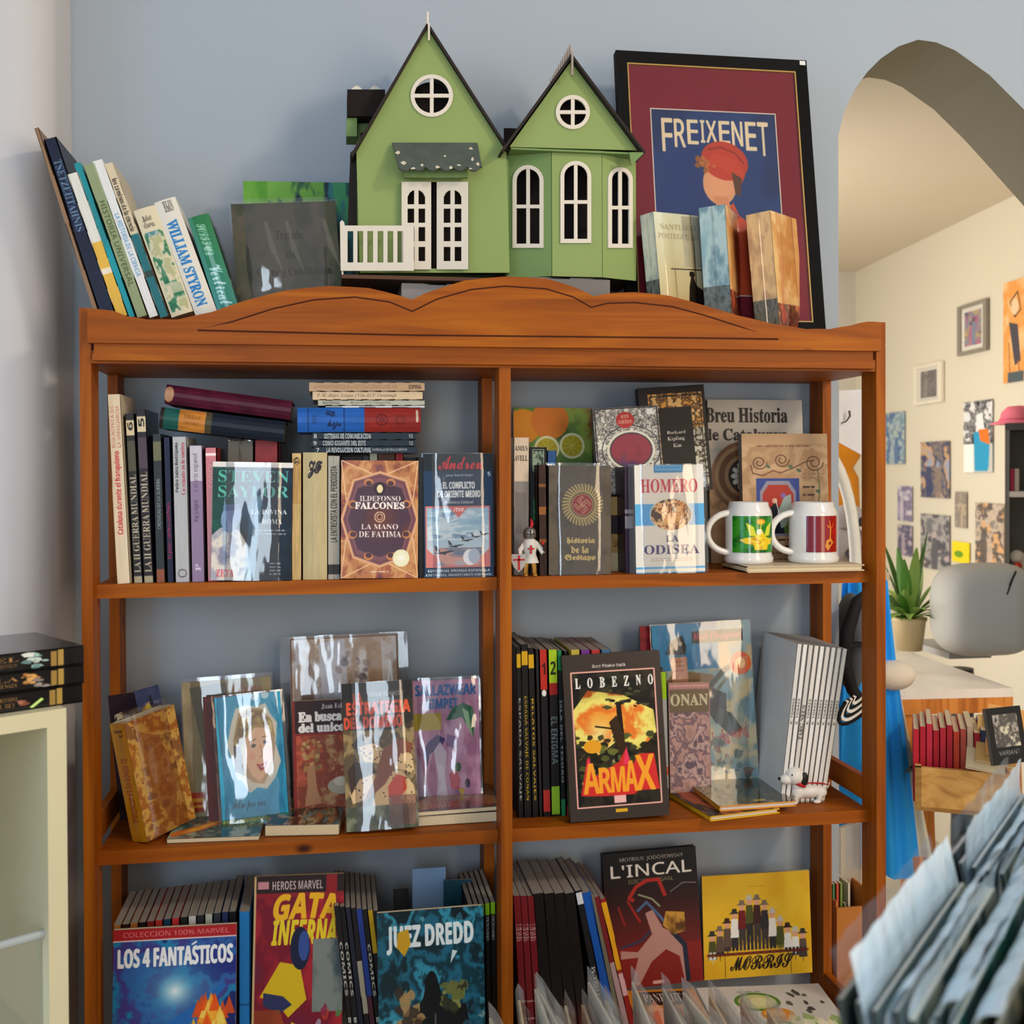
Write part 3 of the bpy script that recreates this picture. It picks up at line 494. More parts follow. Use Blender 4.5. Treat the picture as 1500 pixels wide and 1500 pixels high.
def wood(name, axis, c0='7c3c04', c1='964c08', c2='aa5e0a'):
    m, nt, N, L, B = nmat(name); tc = N.new('ShaderNodeTexCoord'); mp = N.new('ShaderNodeMapping'); s = [26, 26, 26]; s[axis] = 1.6; mp.inputs['Scale'].default_value = s
    L.new(tc.outputs['Object'], mp.inputs['Vector']); n = N.new('ShaderNodeTexNoise'); n.inputs['Scale'].default_value = 1.4; n.inputs['Detail'].default_value = 6; n.inputs['Distortion'].default_value = 1.1; L.new(mp.outputs[0], n.inputs['Vector'])
    cr = N.new('ShaderNodeValToRGB'); e = cr.color_ramp.elements; e[0].position = .3; e[0].color = lin(c0); e[1].position = .72; e[1].color = lin(c2); q = e.new(.5); q.color = lin(c1); L.new(n.outputs['Fac'], cr.inputs[0])
    mp2 = N.new('ShaderNodeMapping'); s = [9, 9, 9]; s[axis] = 5; mp2.inputs['Scale'].default_value = s; L.new(tc.outputs['Object'], mp2.inputs['Vector']); v = N.new('ShaderNodeTexVoronoi'); v.inputs['Scale'].default_value = 1.0; L.new(mp2.outputs[0], v.inputs['Vector'])
    k = N.new('ShaderNodeMapRange'); k.inputs['From Min'].default_value = .03; k.inputs['From Max'].default_value = .09; L.new(v.outputs['Distance'], k.inputs['Value'])
    mx = N.new('ShaderNodeMix'); mx.data_type = 'RGBA'; mx.inputs['A'].default_value = lin('3c1608'); L.new(k.outputs[0], mx.inputs['Factor']); L.new(cr.outputs[0], mx.inputs['B']); L.new(mx.outputs['Result'], B.inputs['Base Color'])
    B.inputs['Roughness'].default_value = .5; B.inputs['Specular IOR Level'].default_value = .16; B.inputs['Coat Weight'].default_value = .03; B.inputs['Coat Roughness'].default_value = .25
    b = N.new('ShaderNodeBump'); b.inputs['Strength'].default_value = .12; b.inputs['Distance'].default_value = .001; L.new(n.outputs['Fac'], b.inputs['Height']); L.new(b.outputs[0], B.inputs['Normal']); return m
WX, WY, WZ = wood('honey_pine_along', 0), wood('honey_pine_across', 1), wood('honey_pine_upright', 2)
def plaster(name, c, var=.03, bump=.25):
    return mat(name, c, .85, var=var, vs=2.2, bump=bump, bs=60, spec=.2)
def imat(cv, rough=.42, coat=.0, bump=.1):
    """a printed surface: the drawn picture on slightly uneven card"""
    a = cv.out(); h, w = a.shape[:2]; im = bpy.data.images.new('print', w, h); px = np.ones((h, w, 4), np.float32); px[..., :3] = a[::-1]; im.pixels.foreach_set(px.ravel()); im.update(); im.pack()
    m, nt, N, L, B = nmat('printed_card'); t = N.new('ShaderNodeTexImage'); t.image = im; t.extension = 'EXTEND'; L.new(t.outputs[0], B.inputs['Base Color']); B.inputs['Roughness'].default_value = rough; B.inputs['Coat Weight'].default_value = coat; B.inputs['Specular IOR Level'].default_value = .25
    tc = N.new('ShaderNodeTexCoord'); n = N.new('ShaderNodeTexNoise'); n.inputs['Scale'].default_value = 22; L.new(tc.outputs['Object'], n.inputs['Vector']); b = N.new('ShaderNodeBump'); b.inputs['Strength'].default_value = bump; b.inputs['Distance'].default_value = .002; L.new(n.outputs['Fac'], b.inputs['Height']); L.new(b.outputs[0], B.inputs['Normal']); return m
def film(name, fac, scale=14, strength=.6, rough=.06, tint=(1, 1, 1, 1)):
    m, nt, N, L, B = nmat(name); N.remove(B); o = N['Material Output']; g = N.new('ShaderNodeBsdfGlossy'); g.inputs['Roughness'].default_value = rough; g.inputs['Color'].default_value = tint; t = N.new('ShaderNodeBsdfTransparent'); t.inputs['Color'].default_value = (.96, .96, .96, 1)
    mx = N.new('ShaderNodeMixShader'); L.new(t.outputs[0], mx.inputs[1]); L.new(g.outputs[0], mx.inputs[2]); L.new(mx.outputs[0], o.inputs[0])
    tc = N.new('ShaderNodeTexCoord'); mp = N.new('ShaderNodeMapping'); mp.inputs['Scale'].default_value = (1, 1, .35); mp.inputs['Rotation'].default_value = (0, .5, 0); L.new(tc.outputs['Object'], mp.inputs['Vector'])
    n = N.new('ShaderNodeTexNoise'); n.inputs['Scale'].default_value = scale; n.inputs['Detail'].default_value = 3; L.new(mp.outputs[0], n.inputs['Vector']); b = N.new('ShaderNodeBump'); b.inputs['Strength'].default_value = strength; b.inputs['Distance'].default_value = .006; L.new(n.outputs['Fac'], b.inputs['Height']); L.new(b.outputs[0], g.inputs['Normal'])
    fr = N.new('ShaderNodeFresnel'); fr.inputs['IOR'].default_value = 1.45; L.new(b.outputs[0], fr.inputs['Normal']); r = N.new('ShaderNodeMapRange'); r.inputs['To Min'].default_value = fac; r.inputs['To Max'].default_value = 1; L.new(fr.outputs[0], r.inputs['Value']); L.new(r.outputs[0], mx.inputs[0]); return m
FILM = film('clear_plastic_film', .04); FILM2 = film('loose_plastic_film', .06, 14, .7)
def cloudy(name, f, c, bs):
    m, nt, N, L, B = nmat(name); o = N['Material Output']; t = N.new('ShaderNodeBsdfTransparent'); mx = N.new('ShaderNodeMixShader'); mx.inputs[0].default_value = f; B.inputs['Base Color'].default_value = lin(c); B.inputs['Roughness'].default_value = .12; L.new(t.outputs[0], mx.inputs[1]); L.new(B.outputs[0], mx.inputs[2]); L.new(mx.outputs[0], o.inputs[0])
    tc = N.new('ShaderNodeTexCoord'); n = N.new('ShaderNodeTexNoise'); n.inputs['Scale'].default_value = bs; b = N.new('ShaderNodeBump'); b.inputs['Strength'].default_value = .7; b.inputs['Distance'].default_value = .005; L.new(tc.outputs['Object'], n.inputs['Vector']); L.new(n.outputs['Fac'], b.inputs['Height']); L.new(b.outputs[0], B.inputs['Normal']); return m
FILM4 = cloudy('cloudy_comic_bag', .38, 'dcdcd8', 34)
PAGES = mat('page_edges', 'd8c8a4', .9, var=.15, vs=300, bump=0); PAGESW = mat('white_page_edges', 'dcd8d0', .9, var=.15, vs=300, bump=0); PAGESG = mat('grey_page_edges', '9c9488', .9, var=.2, vs=300, bump=0)
# ---------------------------------------------------------------- the room
YW = .28
ZU = aty(430, 535, 0).z; ZT = ZU+.02; Z2 = aty(430, 853, .03).z; Z3 = aty(430, 1232, .03).z; Z4 = Z3-(Z2-Z3)
Z2R = aty(1000, 838, .03).z; Z3R = aty(1000, 1200, .03).z
print('Z', ZU, Z2, Z2R, Z3, Z3R, Z4)
Z2 = Z2R = (Z2+Z2R)/2; Z3 = Z3R = (Z3+Z3R)/2; Z4 = 2*Z3-Z2
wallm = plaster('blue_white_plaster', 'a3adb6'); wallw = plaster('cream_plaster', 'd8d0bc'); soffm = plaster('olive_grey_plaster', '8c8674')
ZC = 3.0
def X(u, v, y): p = aty(u, v, y); return (p.x, p.z)
arch = [X(1228, 1480, YW)[0:2], X(1228, 200, YW)] + [X(u, v, YW) for u, v in ((1236,165),(1253,130),(1270,106),(1290,86),(1316,68),(1345,58),(1372,62),(1400,74),(1450,110),(1500,160),(1540,205),(1590,262),(1640,330))]
arch[0] = (arch[1][0], 0.0); xr = arch[-1][0]+.02; arch.append((xr, 0.0))
outer = [(-1.6, 0), (-1.6, ZC), (3.2, ZC), (3.2, 0)]
mb = MB(); poly = [outer[0]]+arch+[outer[3], outer[2], outer[1]]
from mathutils.geometry import tessellate_polygon
def shape(mb, loops, y0, y1, mi=0, sides=True, ms=None):
    """flat shape with holes in the x-z plane, between depths y0 (front) and y1"""
    loops = [[Vector((p[0], p[1], 0)) for p in l] for l in loops]; flat = [p for l in loops for p in l]
    for t in tessellate_polygon(loops):
        a, b, c = (flat[i] for i in t)
        if (b-a).cross(c-a).z < 0: b, c = c, b
        mb.face([(q.x, y0, q.y) for q in (a, b, c)], mi); mb.face([(q.x, y1, q.y) for q in (a, c, b)], mi)
    if sides:
        for l in loops:
            for i in range(len(l)):
                p, q = l[i], l[(i+1) % len(l)]; mb.face([(p.x, y0, p.y), (p.x, y1, p.y), (q.x, y1, q.y), (q.x, y0, q.y)], mi if ms is None else ms)
YB = YW+.215
shape(mb, [poly], YW, YB, ms=1)
tag(mb.build('wall_back', [wallm, plaster('jamb_plaster', 'd0c8b4')]), kind='structure')
# second arch meeting the first one beyond the opening
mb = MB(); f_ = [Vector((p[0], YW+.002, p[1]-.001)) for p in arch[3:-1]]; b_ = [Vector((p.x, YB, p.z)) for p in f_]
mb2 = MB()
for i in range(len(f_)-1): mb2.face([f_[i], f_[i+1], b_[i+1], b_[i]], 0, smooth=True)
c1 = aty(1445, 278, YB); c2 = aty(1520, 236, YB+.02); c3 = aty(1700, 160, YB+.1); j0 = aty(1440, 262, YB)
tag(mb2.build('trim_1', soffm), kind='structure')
mb = MB(); 
mb.face([aty(1447, 282, YB+.01), aty(1500, 258, YB+.01), aty(1620, 200, YB+.01), aty(1620, 20, YB+.01), aty(1447, 20, YB+.01)], 0)
# left pier with a rounded edge
mb = MB(); px0 = aty(66, 100, YW).x; R_ = .07; xe = aty(84, 600, .16).x; n = 12
pts = [(-1.6, YW-.17)]+[(xe-R_+R_*math.sin(i/n*math.pi/2), YW-.17+R_-R_*math.cos(i/n*math.pi/2)) for i in range(n+1)]+[(xe, YW+.01)]
for i in range(len(pts)-1):
    a, b = pts[i], pts[i+1]; mb.face([(a[0], a[1], 0), (b[0], b[1], 0), (b[0], b[1], ZC), (a[0], a[1], ZC)], 0, smooth=True)
tag(mb.build('wall_left', plaster('pier_plaster', 'c8c6c6'), merge=True), kind='structure')
mb = MB(); mb.box((-1.6, -3.5, -.05), (6.5, 6.5, 0)); tag(mb.build('floor', mat('stone_floor', 'b0a48c', .5, vs=6)), kind='structure')
ZF = 2.45; A_ = atz(1253, 398, ZF); B_ = atz(1447, 305, ZF); d_ = (B_-A_).normalized(); E_ = A_+d_*4.0
nf = Vector((-d_.y, d_.x, 0)); nf = nf if nf.dot(A_-CAM) > 0 else -nf
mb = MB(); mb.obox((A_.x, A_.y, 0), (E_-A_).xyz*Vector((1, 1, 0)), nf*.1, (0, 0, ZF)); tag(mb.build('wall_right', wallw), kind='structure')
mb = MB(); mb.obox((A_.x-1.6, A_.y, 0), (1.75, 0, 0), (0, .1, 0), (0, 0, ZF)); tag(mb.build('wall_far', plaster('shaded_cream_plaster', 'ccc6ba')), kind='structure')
mb = MB(); mb.face([(.9, YB, ZF), (.9, 6.2, ZF), (6.2, 6.2, ZF), (6.2, YB, ZF)]); mb.face([(.9, YB, ZF+.05), (6.2, YB, ZF+.05), (6.2, 6.2, ZF+.05), (.9, 6.2, ZF+.05)]); tag(mb.build('ceiling', plaster('cream_ceiling_plaster', 'd4c8b4')), kind='structure')
# ---------------------------------------------------------------- the bookcase
W = 1.33
bc = empty('bookcase', Vector((W/2, .1, 0)), 'wide honey pine bookcase with a carved wavy crest against the wall', 'bookcase')
bc0 = Vector((W/2, .1, 0))
def bpart(mb, name, m, **k):
    mb.v = [tuple(Vector(p)-bc0) for p in mb.v]; return mb.build(name, m, bc, **k)
zp = aty(122, 451, 0).z
for x in (0, W-.017):
    for y0, y1 in ((0, .055), (.215, .275)):
        mb = MB(); mb.box((x, y0, 0), (x+.017, y1, zp-(.0 if y0 == 0 else .06))); bpart(mb, 'post', WZ)
xc = aty(741, 900, 0).x
for y0, y1 in ((0, .055), (.215, .275)):
    mb = MB(); mb.box((xc-.0095, y0, 0), (xc+.0095, y1, ZU)); bpart(mb, 'divider_post', WZ)
for z in (Z2, Z3, Z4, .12):
    for x0, x1 in ((.017, xc-.0105), (xc+.0105, W-.017)):
        mb = MB(); mb.box((x0, .028, z-.022), (x1, .235, z)); q = bpart(mb, 'shelf_board', WX)
        bv = q.modifiers.new('round', 'BEVEL'); bv.width = .003; bv.segments = 2; bv.limit_method = 'ANGLE'
mb = MB(); mb.box((.0, .002, ZU), (W, .275, ZT)); bpart(mb, 'top_board', WX)
for x in (0.002, W-.015):
    for z in (Z3+.01, Z4+.01): mb = MB(); mb.box((x, .055, z), (x+.013, .215, z+.04)); bpart(mb, 'side_rail', WY)
crest = [(128,452),(165,455),(185,463),(215,468),(260,468),(310,457),(360,440),(420,425),(480,419),(540,422),(585,433),(603,439),(622,430),(680,411),(740,405),(800,408),(840,420),(870,434),(890,430),(930,428),(980,433),(1030,447),(1080,462),(1130,474),(1180,482),(1215,482),(1245,477),(1270,471),(1291,472)]
yc = -.014
cp = []
for i, (u, v) in enumerate(crest):
    cp.append(X(u, v, yc))
    if i < len(crest)-1 and i not in (10, 11, 17):
        a, b = crest[i], crest[i+1]; cp.append(X((a[0]+b[0])/2, (a[1]+b[1])/2-.4, yc))
loop = [X(128, 502, yc)]+cp+[X(1291, 514, yc)]
mb = MB(); shape(mb, [loop], yc, 0); q = bpart(mb, 'crest_board', WX); bv = q.modifiers.new('round', 'BEVEL'); bv.width = .0025; bv.segments = 2; bv.limit_method = 'ANGLE'; bv.angle_limit = 1.0
panel = [(290,484),(340,471),(400,452),(460,439),(520,435),(570,442),(604,456),(640,438),(690,424),(740,419),(800,423),(840,435),(866,450),(890,444),(930,443),(985,449),(1030,461),(1080,477),(1140,497),(1000,495),(600,491)]
g_ = [Vector((*X(u, v, yc-.0005), 0)) for u, v in panel]; g_ = [Vector((p.x, yc-.0002, p.y)) for p in g_]
mb = MB(); mb.tube(g_+[g_[0]], .0012, 5); bpart(mb, 'groove_shade_line', M('4a1e0a', .7))  # raised dark tube drawing the shade line of the groove
mb = MB(); loop2 = [X(u, v+1.5 if v < 480 else v-1.5, yc-.001) for u, v in panel]; shape(mb, [loop2], yc-.0015, yc+.001); bpart(mb, 'crest_panel', WX)
z0 = aty(140, 528, -.004).z; z1 = aty(140, 501, -.004).z; x0 = aty(138, 520, -.004).x; x1 = aty(1278, 520, -.004).x
mb = MB(); mb.box((x0, -.006, z0+.010), (x1, .004, z1+.002)); mb.box((x0-.002, -.009, z0), (x1+.002, .004, z0+.010)); q = bpart(mb, 'cornice', WX); bv = q.modifiers.new('round', 'BEVEL'); bv.width = .002; bv.segments = 2; bv.limit_method = 'ANGLE'
# ---------------------------------------------------------------- books
NB = []
def frame(yaw=0, lean=0, roll=0):
    """unit vectors (across the cover, through the thickness, up the spine)"""
    a, b, c = map(math.radians, (yaw, lean, roll)); ex = Vector((math.cos(a), math.sin(a), 0)); et = Vector((-math.sin(a), math.cos(a), 0)); ez = Vector((0, 0, 1))
    et, ez = et*math.cos(b)-ez*math.sin(b), ez*math.cos(b)+et*math.sin(b)
    ex, ez = ex*math.cos(c)+ez*math.sin(c), ez*math.cos(c)-ex*math.sin(c); return ex, et, ez
def book(name, label, O, Fr, w, t, h, front='8c8478', spine=None, back=None, sd='up', hard=0, pages=PAGES, sleeve=None, cat='book', group=None, rs=0, rough=.42, coat=0, c=None):
    ex, et, ez = Fr; m = Matrix.Identity(4)
    for i in range(3): m[i][0], m[i][1], m[i][2], m[i][3] = ex[i], et[i], ez[i], O[i]
    if hasattr(name, 'upper') is False: pass
    root = empty(name, m, label, cat, group); c = (.0022 if hard else .0009) if c is None else c; c = min(c, t*.3); ov = .003 if hard else .0
    MM = lambda a, d: (imat(a(), rough, coat) if callable(a) else M(a, rough, coat=coat)) if a is not None else d
    fm = MM(front, None); sm = MM(spine, fm if not callable(front) else M('6c665c', rough)); bm = MM(back, sm if not callable(spine) else (fm if not callable(front) else M('57524c', rough)))
    mb = MB(); Z = (0, 0); 
    mb.box((0, 0, 0), (w, c, h), 2, {'-y': 0}); 
    mb.box((0, t-c, 0), (w, t, h), 2)
    n = 5 if rs else 1; P = [(-rs*math.sin(math.pi*i/n), t*i/n) for i in range(n+1)]
    for i in range(n):
        (xa, ya), (xb, yb) = P[i], P[i+1]; a, b = ya/t, yb/t
        q = [(xb, yb, 0), (xa, ya, 0), (xa, ya, h), (xb, yb, h)]
        uv = {'up': [(0, b), (0, a), (1, a), (1, b)], 'down': [(1, 1-b), (1, 1-a), (0, 1-a), (0, 1-b)], 'vert': [(1-b, 0), (1-a, 0), (1-a, 1), (1-b, 1)]}[sd]
        mb.face(q, 1, uv, smooth=bool(rs))
        for z in (0, h): mb.face([(xa, ya, z), (xb, yb, z), (c, yb, z), (c, ya, z)], 2)
    # uv of the front face must run over the whole cover
    mb.build('cover', [fm, sm, bm], root)
    pg = MB(); e = .0003; pg.box((c*.5, c+e*0, ov+e), (w-ov-e, t-c, h-ov-e)); pg.build('pages', pages, root)
    if sleeve:
        mx, tp, amp, sd_ = (list(sleeve)+[1])[:4]; rg = np.random.default_rng(int(abs(O[0])*1e4)+7); ph = rg.random(6)*6
        s = MB()
        def fr(u, v, y, k):
            x = -mx+u*(w+2*mx); z = -.001+v*(h+tp); e = min(u, 1-u)*6; e = min(e, 1)
            wv = amp*(math.sin(4*u+3*v+ph[0])+math.sin(9*u-6*v+ph[1])*.5+math.sin(3*u+11*v+ph[2])*.3)*.5
            yy = y+k*(abs(wv)+.0006); yy = yy*e+(t/2)*(1-e); return (x, yy, z)
        s.grid(lambda u, v: fr(u, v, -.0004, -1), 14, 18); s.grid(lambda u, v: fr(1-u, v, t+.0004, 1), 8, 10)
        s.build('plastic_sleeve', FILM if sd_ == 1 else FILM2 if sd_ == 2 else FILM4, root)
    NB.append(root); return root
def face(name, label, BL, BR, TL, y, t, z=None, yaw=0, lean=0, **k):
    """a book facing the room: bottom left, bottom right, top left pixels; plane through depth y at the bottom left"""
    ex0, et, ez0 = frame(yaw, lean); O = aty(*BL, y)
    if z is not None: O.z = z
    b = atp(*BR, O, et); a = atp(*TL, O, et); ez = (a-O); h = ez.length; ez = ez/h; ex = et.cross(ez); w = (b-O).dot(ex)
    if z is not None: O.z = z+max(0, -(ex*w).z)+max(0, -(et*t).z)
    return book(name, label, O, (ex, et, ez), w, t, h, **k)
def spine(name, label, BL, BRu, TL, y, depth, z=None, yaw=0, **k):
    """a book standing spine out"""
    v = BL[1]; a = aty(*BL, y); b = aty(BRu, v, y); tl = aty(*TL, y); dz = tl.z-(z if z is not None else a.z); lean = math.atan2(a.x-tl.x, dz)
    t = (b.x-a.x)*math.cos(lean); h = math.hypot(a.x-tl.x, dz); O = Vector((b.x, y, z if z is not None else b.z))
    if lean > 0: O.z += t*math.sin(lean)
    ex, et, ez = frame(90+yaw, math.degrees(lean)); return book(name, label, O, (ex, et, ez), depth, t, h, **k)
def flat(name, label, BL, BR, TL, z, t, **k):
    """a book lying face up; z is its top; near left, near right, far left pixels"""
    O, b, a = atz(*BL, z), atz(*BR, z), atz(*TL, z); ex = (b-O).normalized(); w = (b-O).length; et = Vector((0, 0, -1)); ez = ex.cross(et); h = (a-O).dot(ez)
    return book(name, label, O, (ex, et, ez), w, t, h, **k)
def lying(name, label, BL, BR, y, t, depth, z=None, **k):
    """a book lying with its spine to the room: lower left and lower right pixels of the spine"""
    a, b = aty(*BL, y), aty(*BR, y)
    if z is not None: b.z += z-a.z; a.z = z
    ez = (b-a).normalized(); ex = Vector((0, 1, 0)); et = ez.cross(ex); return book(name, label, a, (ex, et, ez), depth, t, (b-a).length, **k)
# --- on top of the bookcase, left group, leaning left
G = 'books leaning together on top of the bookcase'
def tl(name, label, bu0, bu1, tu, tv, **k): return spine(name, label, (bu0, 462), bu1, (tu, tv), .03, .14, z=None, group=G, **k)
def tops(name, label, b0, b1, u, v, **k):
    r = spine(name, label, (b0, 466), b1, (u, v), .03, k.pop('depth', .14), group=G, **k); return r
tops('hardcover_book', 'thin tan board book leaning at the far left, tallest of the leaning row', 140,146,50,188, front='8c6c50', spine='8c6c50')
tops('hardcover_book', 'tall navy hardcover with pale blue lettering leaning on the far left', 148,168,62,205, front='141c30', spine=sp('141c34',[('TSETZEHTAHNIS',12,22,52,78,'6c8ca8','serif')]), sd='down', hard=1, pages=PAGESG)
tops('paperback_book', 'thin paperback with a cream upper half and yellow lower half', 170,187,97,256, front='d8d0b0', spine=sp('d8d8cc',bands=[(48,100,'dcb044'),(66,70,'e8dcc0')]), sd='down')
tops('paperback_book', 'slim teal paperback between yellow and olive spines', 188,198,107,240, front='1c8c94', spine=sp('1c8890',[('CLAUDIO TORRES',20,25,52,75,'287480')],bands=[(55,100,'14909c')]), sd='down')
tops('paperback_book', 'olive green paperback spine beside the slim teal one', 199,216,121,243, front='88946c', spine=sp('8c9870',[('HISTORIA UNIVERSAL',24,25,80,75,'54603c')]), sd='down')
tops('paperback_book', 'tall white paperback with small blue lettering on its spine', 217,232,134,237, front='d8d8d4', spine=sp('dcdcd8',[('LA HISTORIA DE LA CIENCIA',34,25,74,75,'6c9cc0')]), sd='down')
tops('paperback_book', 'beige paperback with black title above a teal lower spine', 233,247,151,241, front='c8b898', spine=sp('d0c0a0',[('los caminos de la ciencia',10,20,44,80,'28241c')],bands=[(46,100,'1c6870'),(70,74,'28403c')]), sd='down')
tops('paperback_book', 'short cream paperback printed with green plants', 248,283,192,310, depth=.11, front='d4c8a8', spine=lambda: Cv(30,100,'d8ccac').paint(8,22,92,96,['d8ccac','2c6c4c','3c7c58','d8ccac','b0b084'],3,4,con=2.4).rect(0,70,100,80,'d8ccac',.7).text('Robert',24,7,66,12,'3c3428','ital').text('Graves',22,13,70,18,'3c3428','ital').text('REYES',24,22,72,26,'5c8cb0'), sd='vert', rs=.003)
tops('paperback_book', 'thick white paperback with a blue vertical name on its spine', 284,318,222,298, depth=.12, front='dcd8cc', spine=lambda: Cv(190,36,'dcd6c8').text('WILLIAM STYRON',18,30,92,80,'2c78b8','serif',fat=1).text('SOPHIE',2,20,10,70,'3c3830','serif',rot=90), sd='down', rs=.003)
tops('hardcover_book', 'green hardcover with silver lettering at the end of the leaning row', 319,352,272,321, depth=.12, front='145c3c', spine=lambda: Cv(160,36,'10743c').grad(0,0,100,100,'107038','1c7c74',hor=True).text('SOLITUD',8,30,40,72,'b8d8c0','script').text('Vertical',50,20,90,76,'a8d0d0','script',fat=1), sd='down', hard=1, rs=.004, coat=.5, sleeve=(.003,.004,.002))
face('magazine', 'thin magazine with a green cover standing behind the brown book', (360,440),(520,440),(356,265), .2,.003,lean=3, front=a_greenmag, cat='magazine')
face('hardcover_book', 'olive brown book in a plastic sleeve with faint black title', (350,470),(504,470),(338,299), .12,.016,lean=3, front=a_tratado, hard=1, sleeve=(.004,.008,.003))
# --- on top, right group
R3 = lambda yaw, lean: frame(yaw, lean)
def cornerbook(label, u, v, tu, tv, y, yaw, w, t, front, spn, **k):
    """spine and cover both seen; pixel of the foot and head of the edge between them"""
    ex, et, ez0 = frame(yaw); O = aty(u, v, y); top = atp(tu, tv, O, Vector((0, -1, 0)).normalized()); ez = (top-O).normalized(); ex = (ex-ez*ex.dot(ez)).normalized(); et = ez.cross(ex)
    return book('paperback_book', label, O, (ex, et, ez), w, t, (top-O).length, front=front, spine=spn, sd='vert', sleeve=(.0015,.002,.0015), group='thick novels beside the framed poster', **k)
cornerbook('thick novel with pale cream cover beside the toy house', 969,446,957,310,.045,30,.115,.032, a_ptc, a_post(0), rough=.3)
cornerbook('thick blue grey novel, middle one of three beside the poster', 1072,462,1062,299,.05,58,.125,.047, a_golden, a_post(1), rough=.3)
cornerbook('thick tan novel with warm golden cover, rightmost of three by the poster', 1143,486,1128,308,.04,46,.125,.045, a_golden, a_post(2), rough=.25)
# --- shelf 2, left half
G = 'spines on the upper left shelf'
def s2(name, label, b0, b1, u, v, **k): return spine(name, label, (b0, 846), b1, (u, v), k.pop('y', .045), k.pop('depth', .13), z=Z2, group=k.pop('group', G), **k)
s2('paperback_book','tall cream paperback with red vertical title leaning at the far left',172,191,157,578,front='d8c8a8',y=.036,spine=sp('e4d4b4',[('Cataluña durante el franquismo',26,22,70,80,'c02830','bold'),('BIBLIOTECA DE',72,16,94,42,'c06860','sans'),('LA VANGUARDIA',72,56,94,84,'c06860','sans')],w=300,h=22),pages=PAGESG)
s2('paperback_book','black paperback with white war title, first of the two alike',196,209,183,606,front='201c1c',spine=sp('1c1818',[('LA II GUERRA MUNDIAL',6,14,64,86,'c8bca0','serif'),('6',90,20,95,80,'1c1818')],bands=[(0,4,'a89c80'),(87,96,'d8c8a0'),(66,84,'4c4c38')],w=240),coat=.3)
s2('paperback_book','black paperback with white war title, second of the two alike',211,225,199,600,front='201824',spine=sp('1c1418',[('LA II GUERRA MUNDIAL',6,14,64,86,'c8bca0','serif'),('5',90,20,95,80,'1c1418')],bands=[(0,4,'a89c80'),(87,96,'d8c8a0'),(66,84,'4c3c48')],w=240),coat=.3)
s2('paperback_book','dark grey green paperback with a pale patch near its top',229,242,223,636,front='2c3030',spine=sp('2c3234',[('CRONICAS DE LA GUERRA',36,30,70,70,'8c9490')],bands=[(82,95,'6c6c50'),(0,9,'8c5038')]))
s2('hardcover_book','navy spine with a pink red title low down',244,256,238,641,front='161c38',spine=sp('181e3c',[('El pintor sombras del Prado',16,20,55,80,'c02850','serif')]),hard=1)
s2('paperback_book','light grey paperback with black and red lettering at its top',257,278,252,640,front='b8b8b8',spine=sp('b4b6b8',[('Pedro Sainz Rodríguez',62,14,96,42,'202020','bold'),('Un reinado en la sombra',60,56,96,84,'b03040','serif'),('O',3,20,9,80,'5c5c64','sans')],w=230,h=22))
s2('paperback_book','lilac paperback with a fading white top',281,300,277,653,front='8c7898',spine=sp('907c9c',[('Fray Junípero',44,24,60,70,'3c3448','sans'),('y el arte español',66,24,94,70,'5c5468','sans'),('P',8,30,13,70,'d8d0e0','serif')],bands=[(74,100,'c8c0cc')],w=220,h=20))
s2('hardcover_book','glossy red spine half hidden by the blue front book',303,322,299,656,front='a81418',spine=sp('b41418',[('CODEX',70,30,88,70,'d86050')],bands=[(94,96,'f0d0d0')]),hard=1,coat=.6)
s2('paperback_book','thick book wrapped in crinkled plastic behind the blue front book',333,371,333,646,y=.09,front='6c6458',spine='70685c',depth=.1,sleeve=(.002,.006,.003),group=None)
s2('hardcover_book','plain red box shaped book behind the blue front book',372,408,372,645,y=.09,front='8c2428',spine='9c2c30',depth=.1,hard=1,group=None)
s2('hardcover_book','worn ochre spine with blackletter just right of the blue book',426,443,426,664,front='c0a068',spine=sp('c4a870',[('H',90,20,97,80,'403020','frak')],bands=[(60,96,'b89458')],wear=.2),hard=1)
s2('hardcover_book','cream yellow spine with a dark monogram near its top',444,479,444,663,front='c0b088',spine=lambda: Cv(44,190,'c0b084').text('ZF',22,7,80,20,'28242c','script',fat=2).rect(40,26,41,99,'988c64').rect(70,26,70.8,99,'988c64').wear(.06,3),sd='vert',hard=1,rs=.003)
s2('paperback_book','narrow grey spine with small black vertical title',480,498,480,668,front='a0998c',spine=sp('a8a498',[('LA ENTREVISTA CON EL PERIODISTA',30,24,92,76,'2c2824','bold')],bands=[(4,12,'303030')],w=230,h=20),sleeve=(.001,.004,.001))
for i, (a, b, v, k) in enumerate(((500,531,669,'201c20'),(531,541,668,'3c4048'),(541,553,664,'c8c8b4'),(553,579,664,'5c3418'),(579,591,663,'b42428'),(591,612,670,'1c1a1e'))):
    s2('paperback_book', ['black','slate grey','white','brown','red','black'][i]+' book top just showing behind the arabesque cover, '+ORD[i]+' from its left', a,b,a,v,y=.085,depth=.11,front=k,spine=k,group='hidden row behind the arabesque cover')
lying('hardcover_book','worn navy and green old book with orange label, tilted, lower of two',(233,627),(415,648),.05,.034,.13,front='141c28',spine=lambda: Cv(230,44,'141e2c').rect(3,0,15,100,'1c5850').rect(15,0,36,100,'c07c34').rect(36,0,41,100,'4c4430').rect(0,0,3,100,'282420').text('OBRAS',19,20,32,40,'8c5820','serif').text('TOMO',20,55,31,70,'8c5820','serif').wear(.2,3),hard=1,rs=.008,group='old volumes lying tilted over the spines')
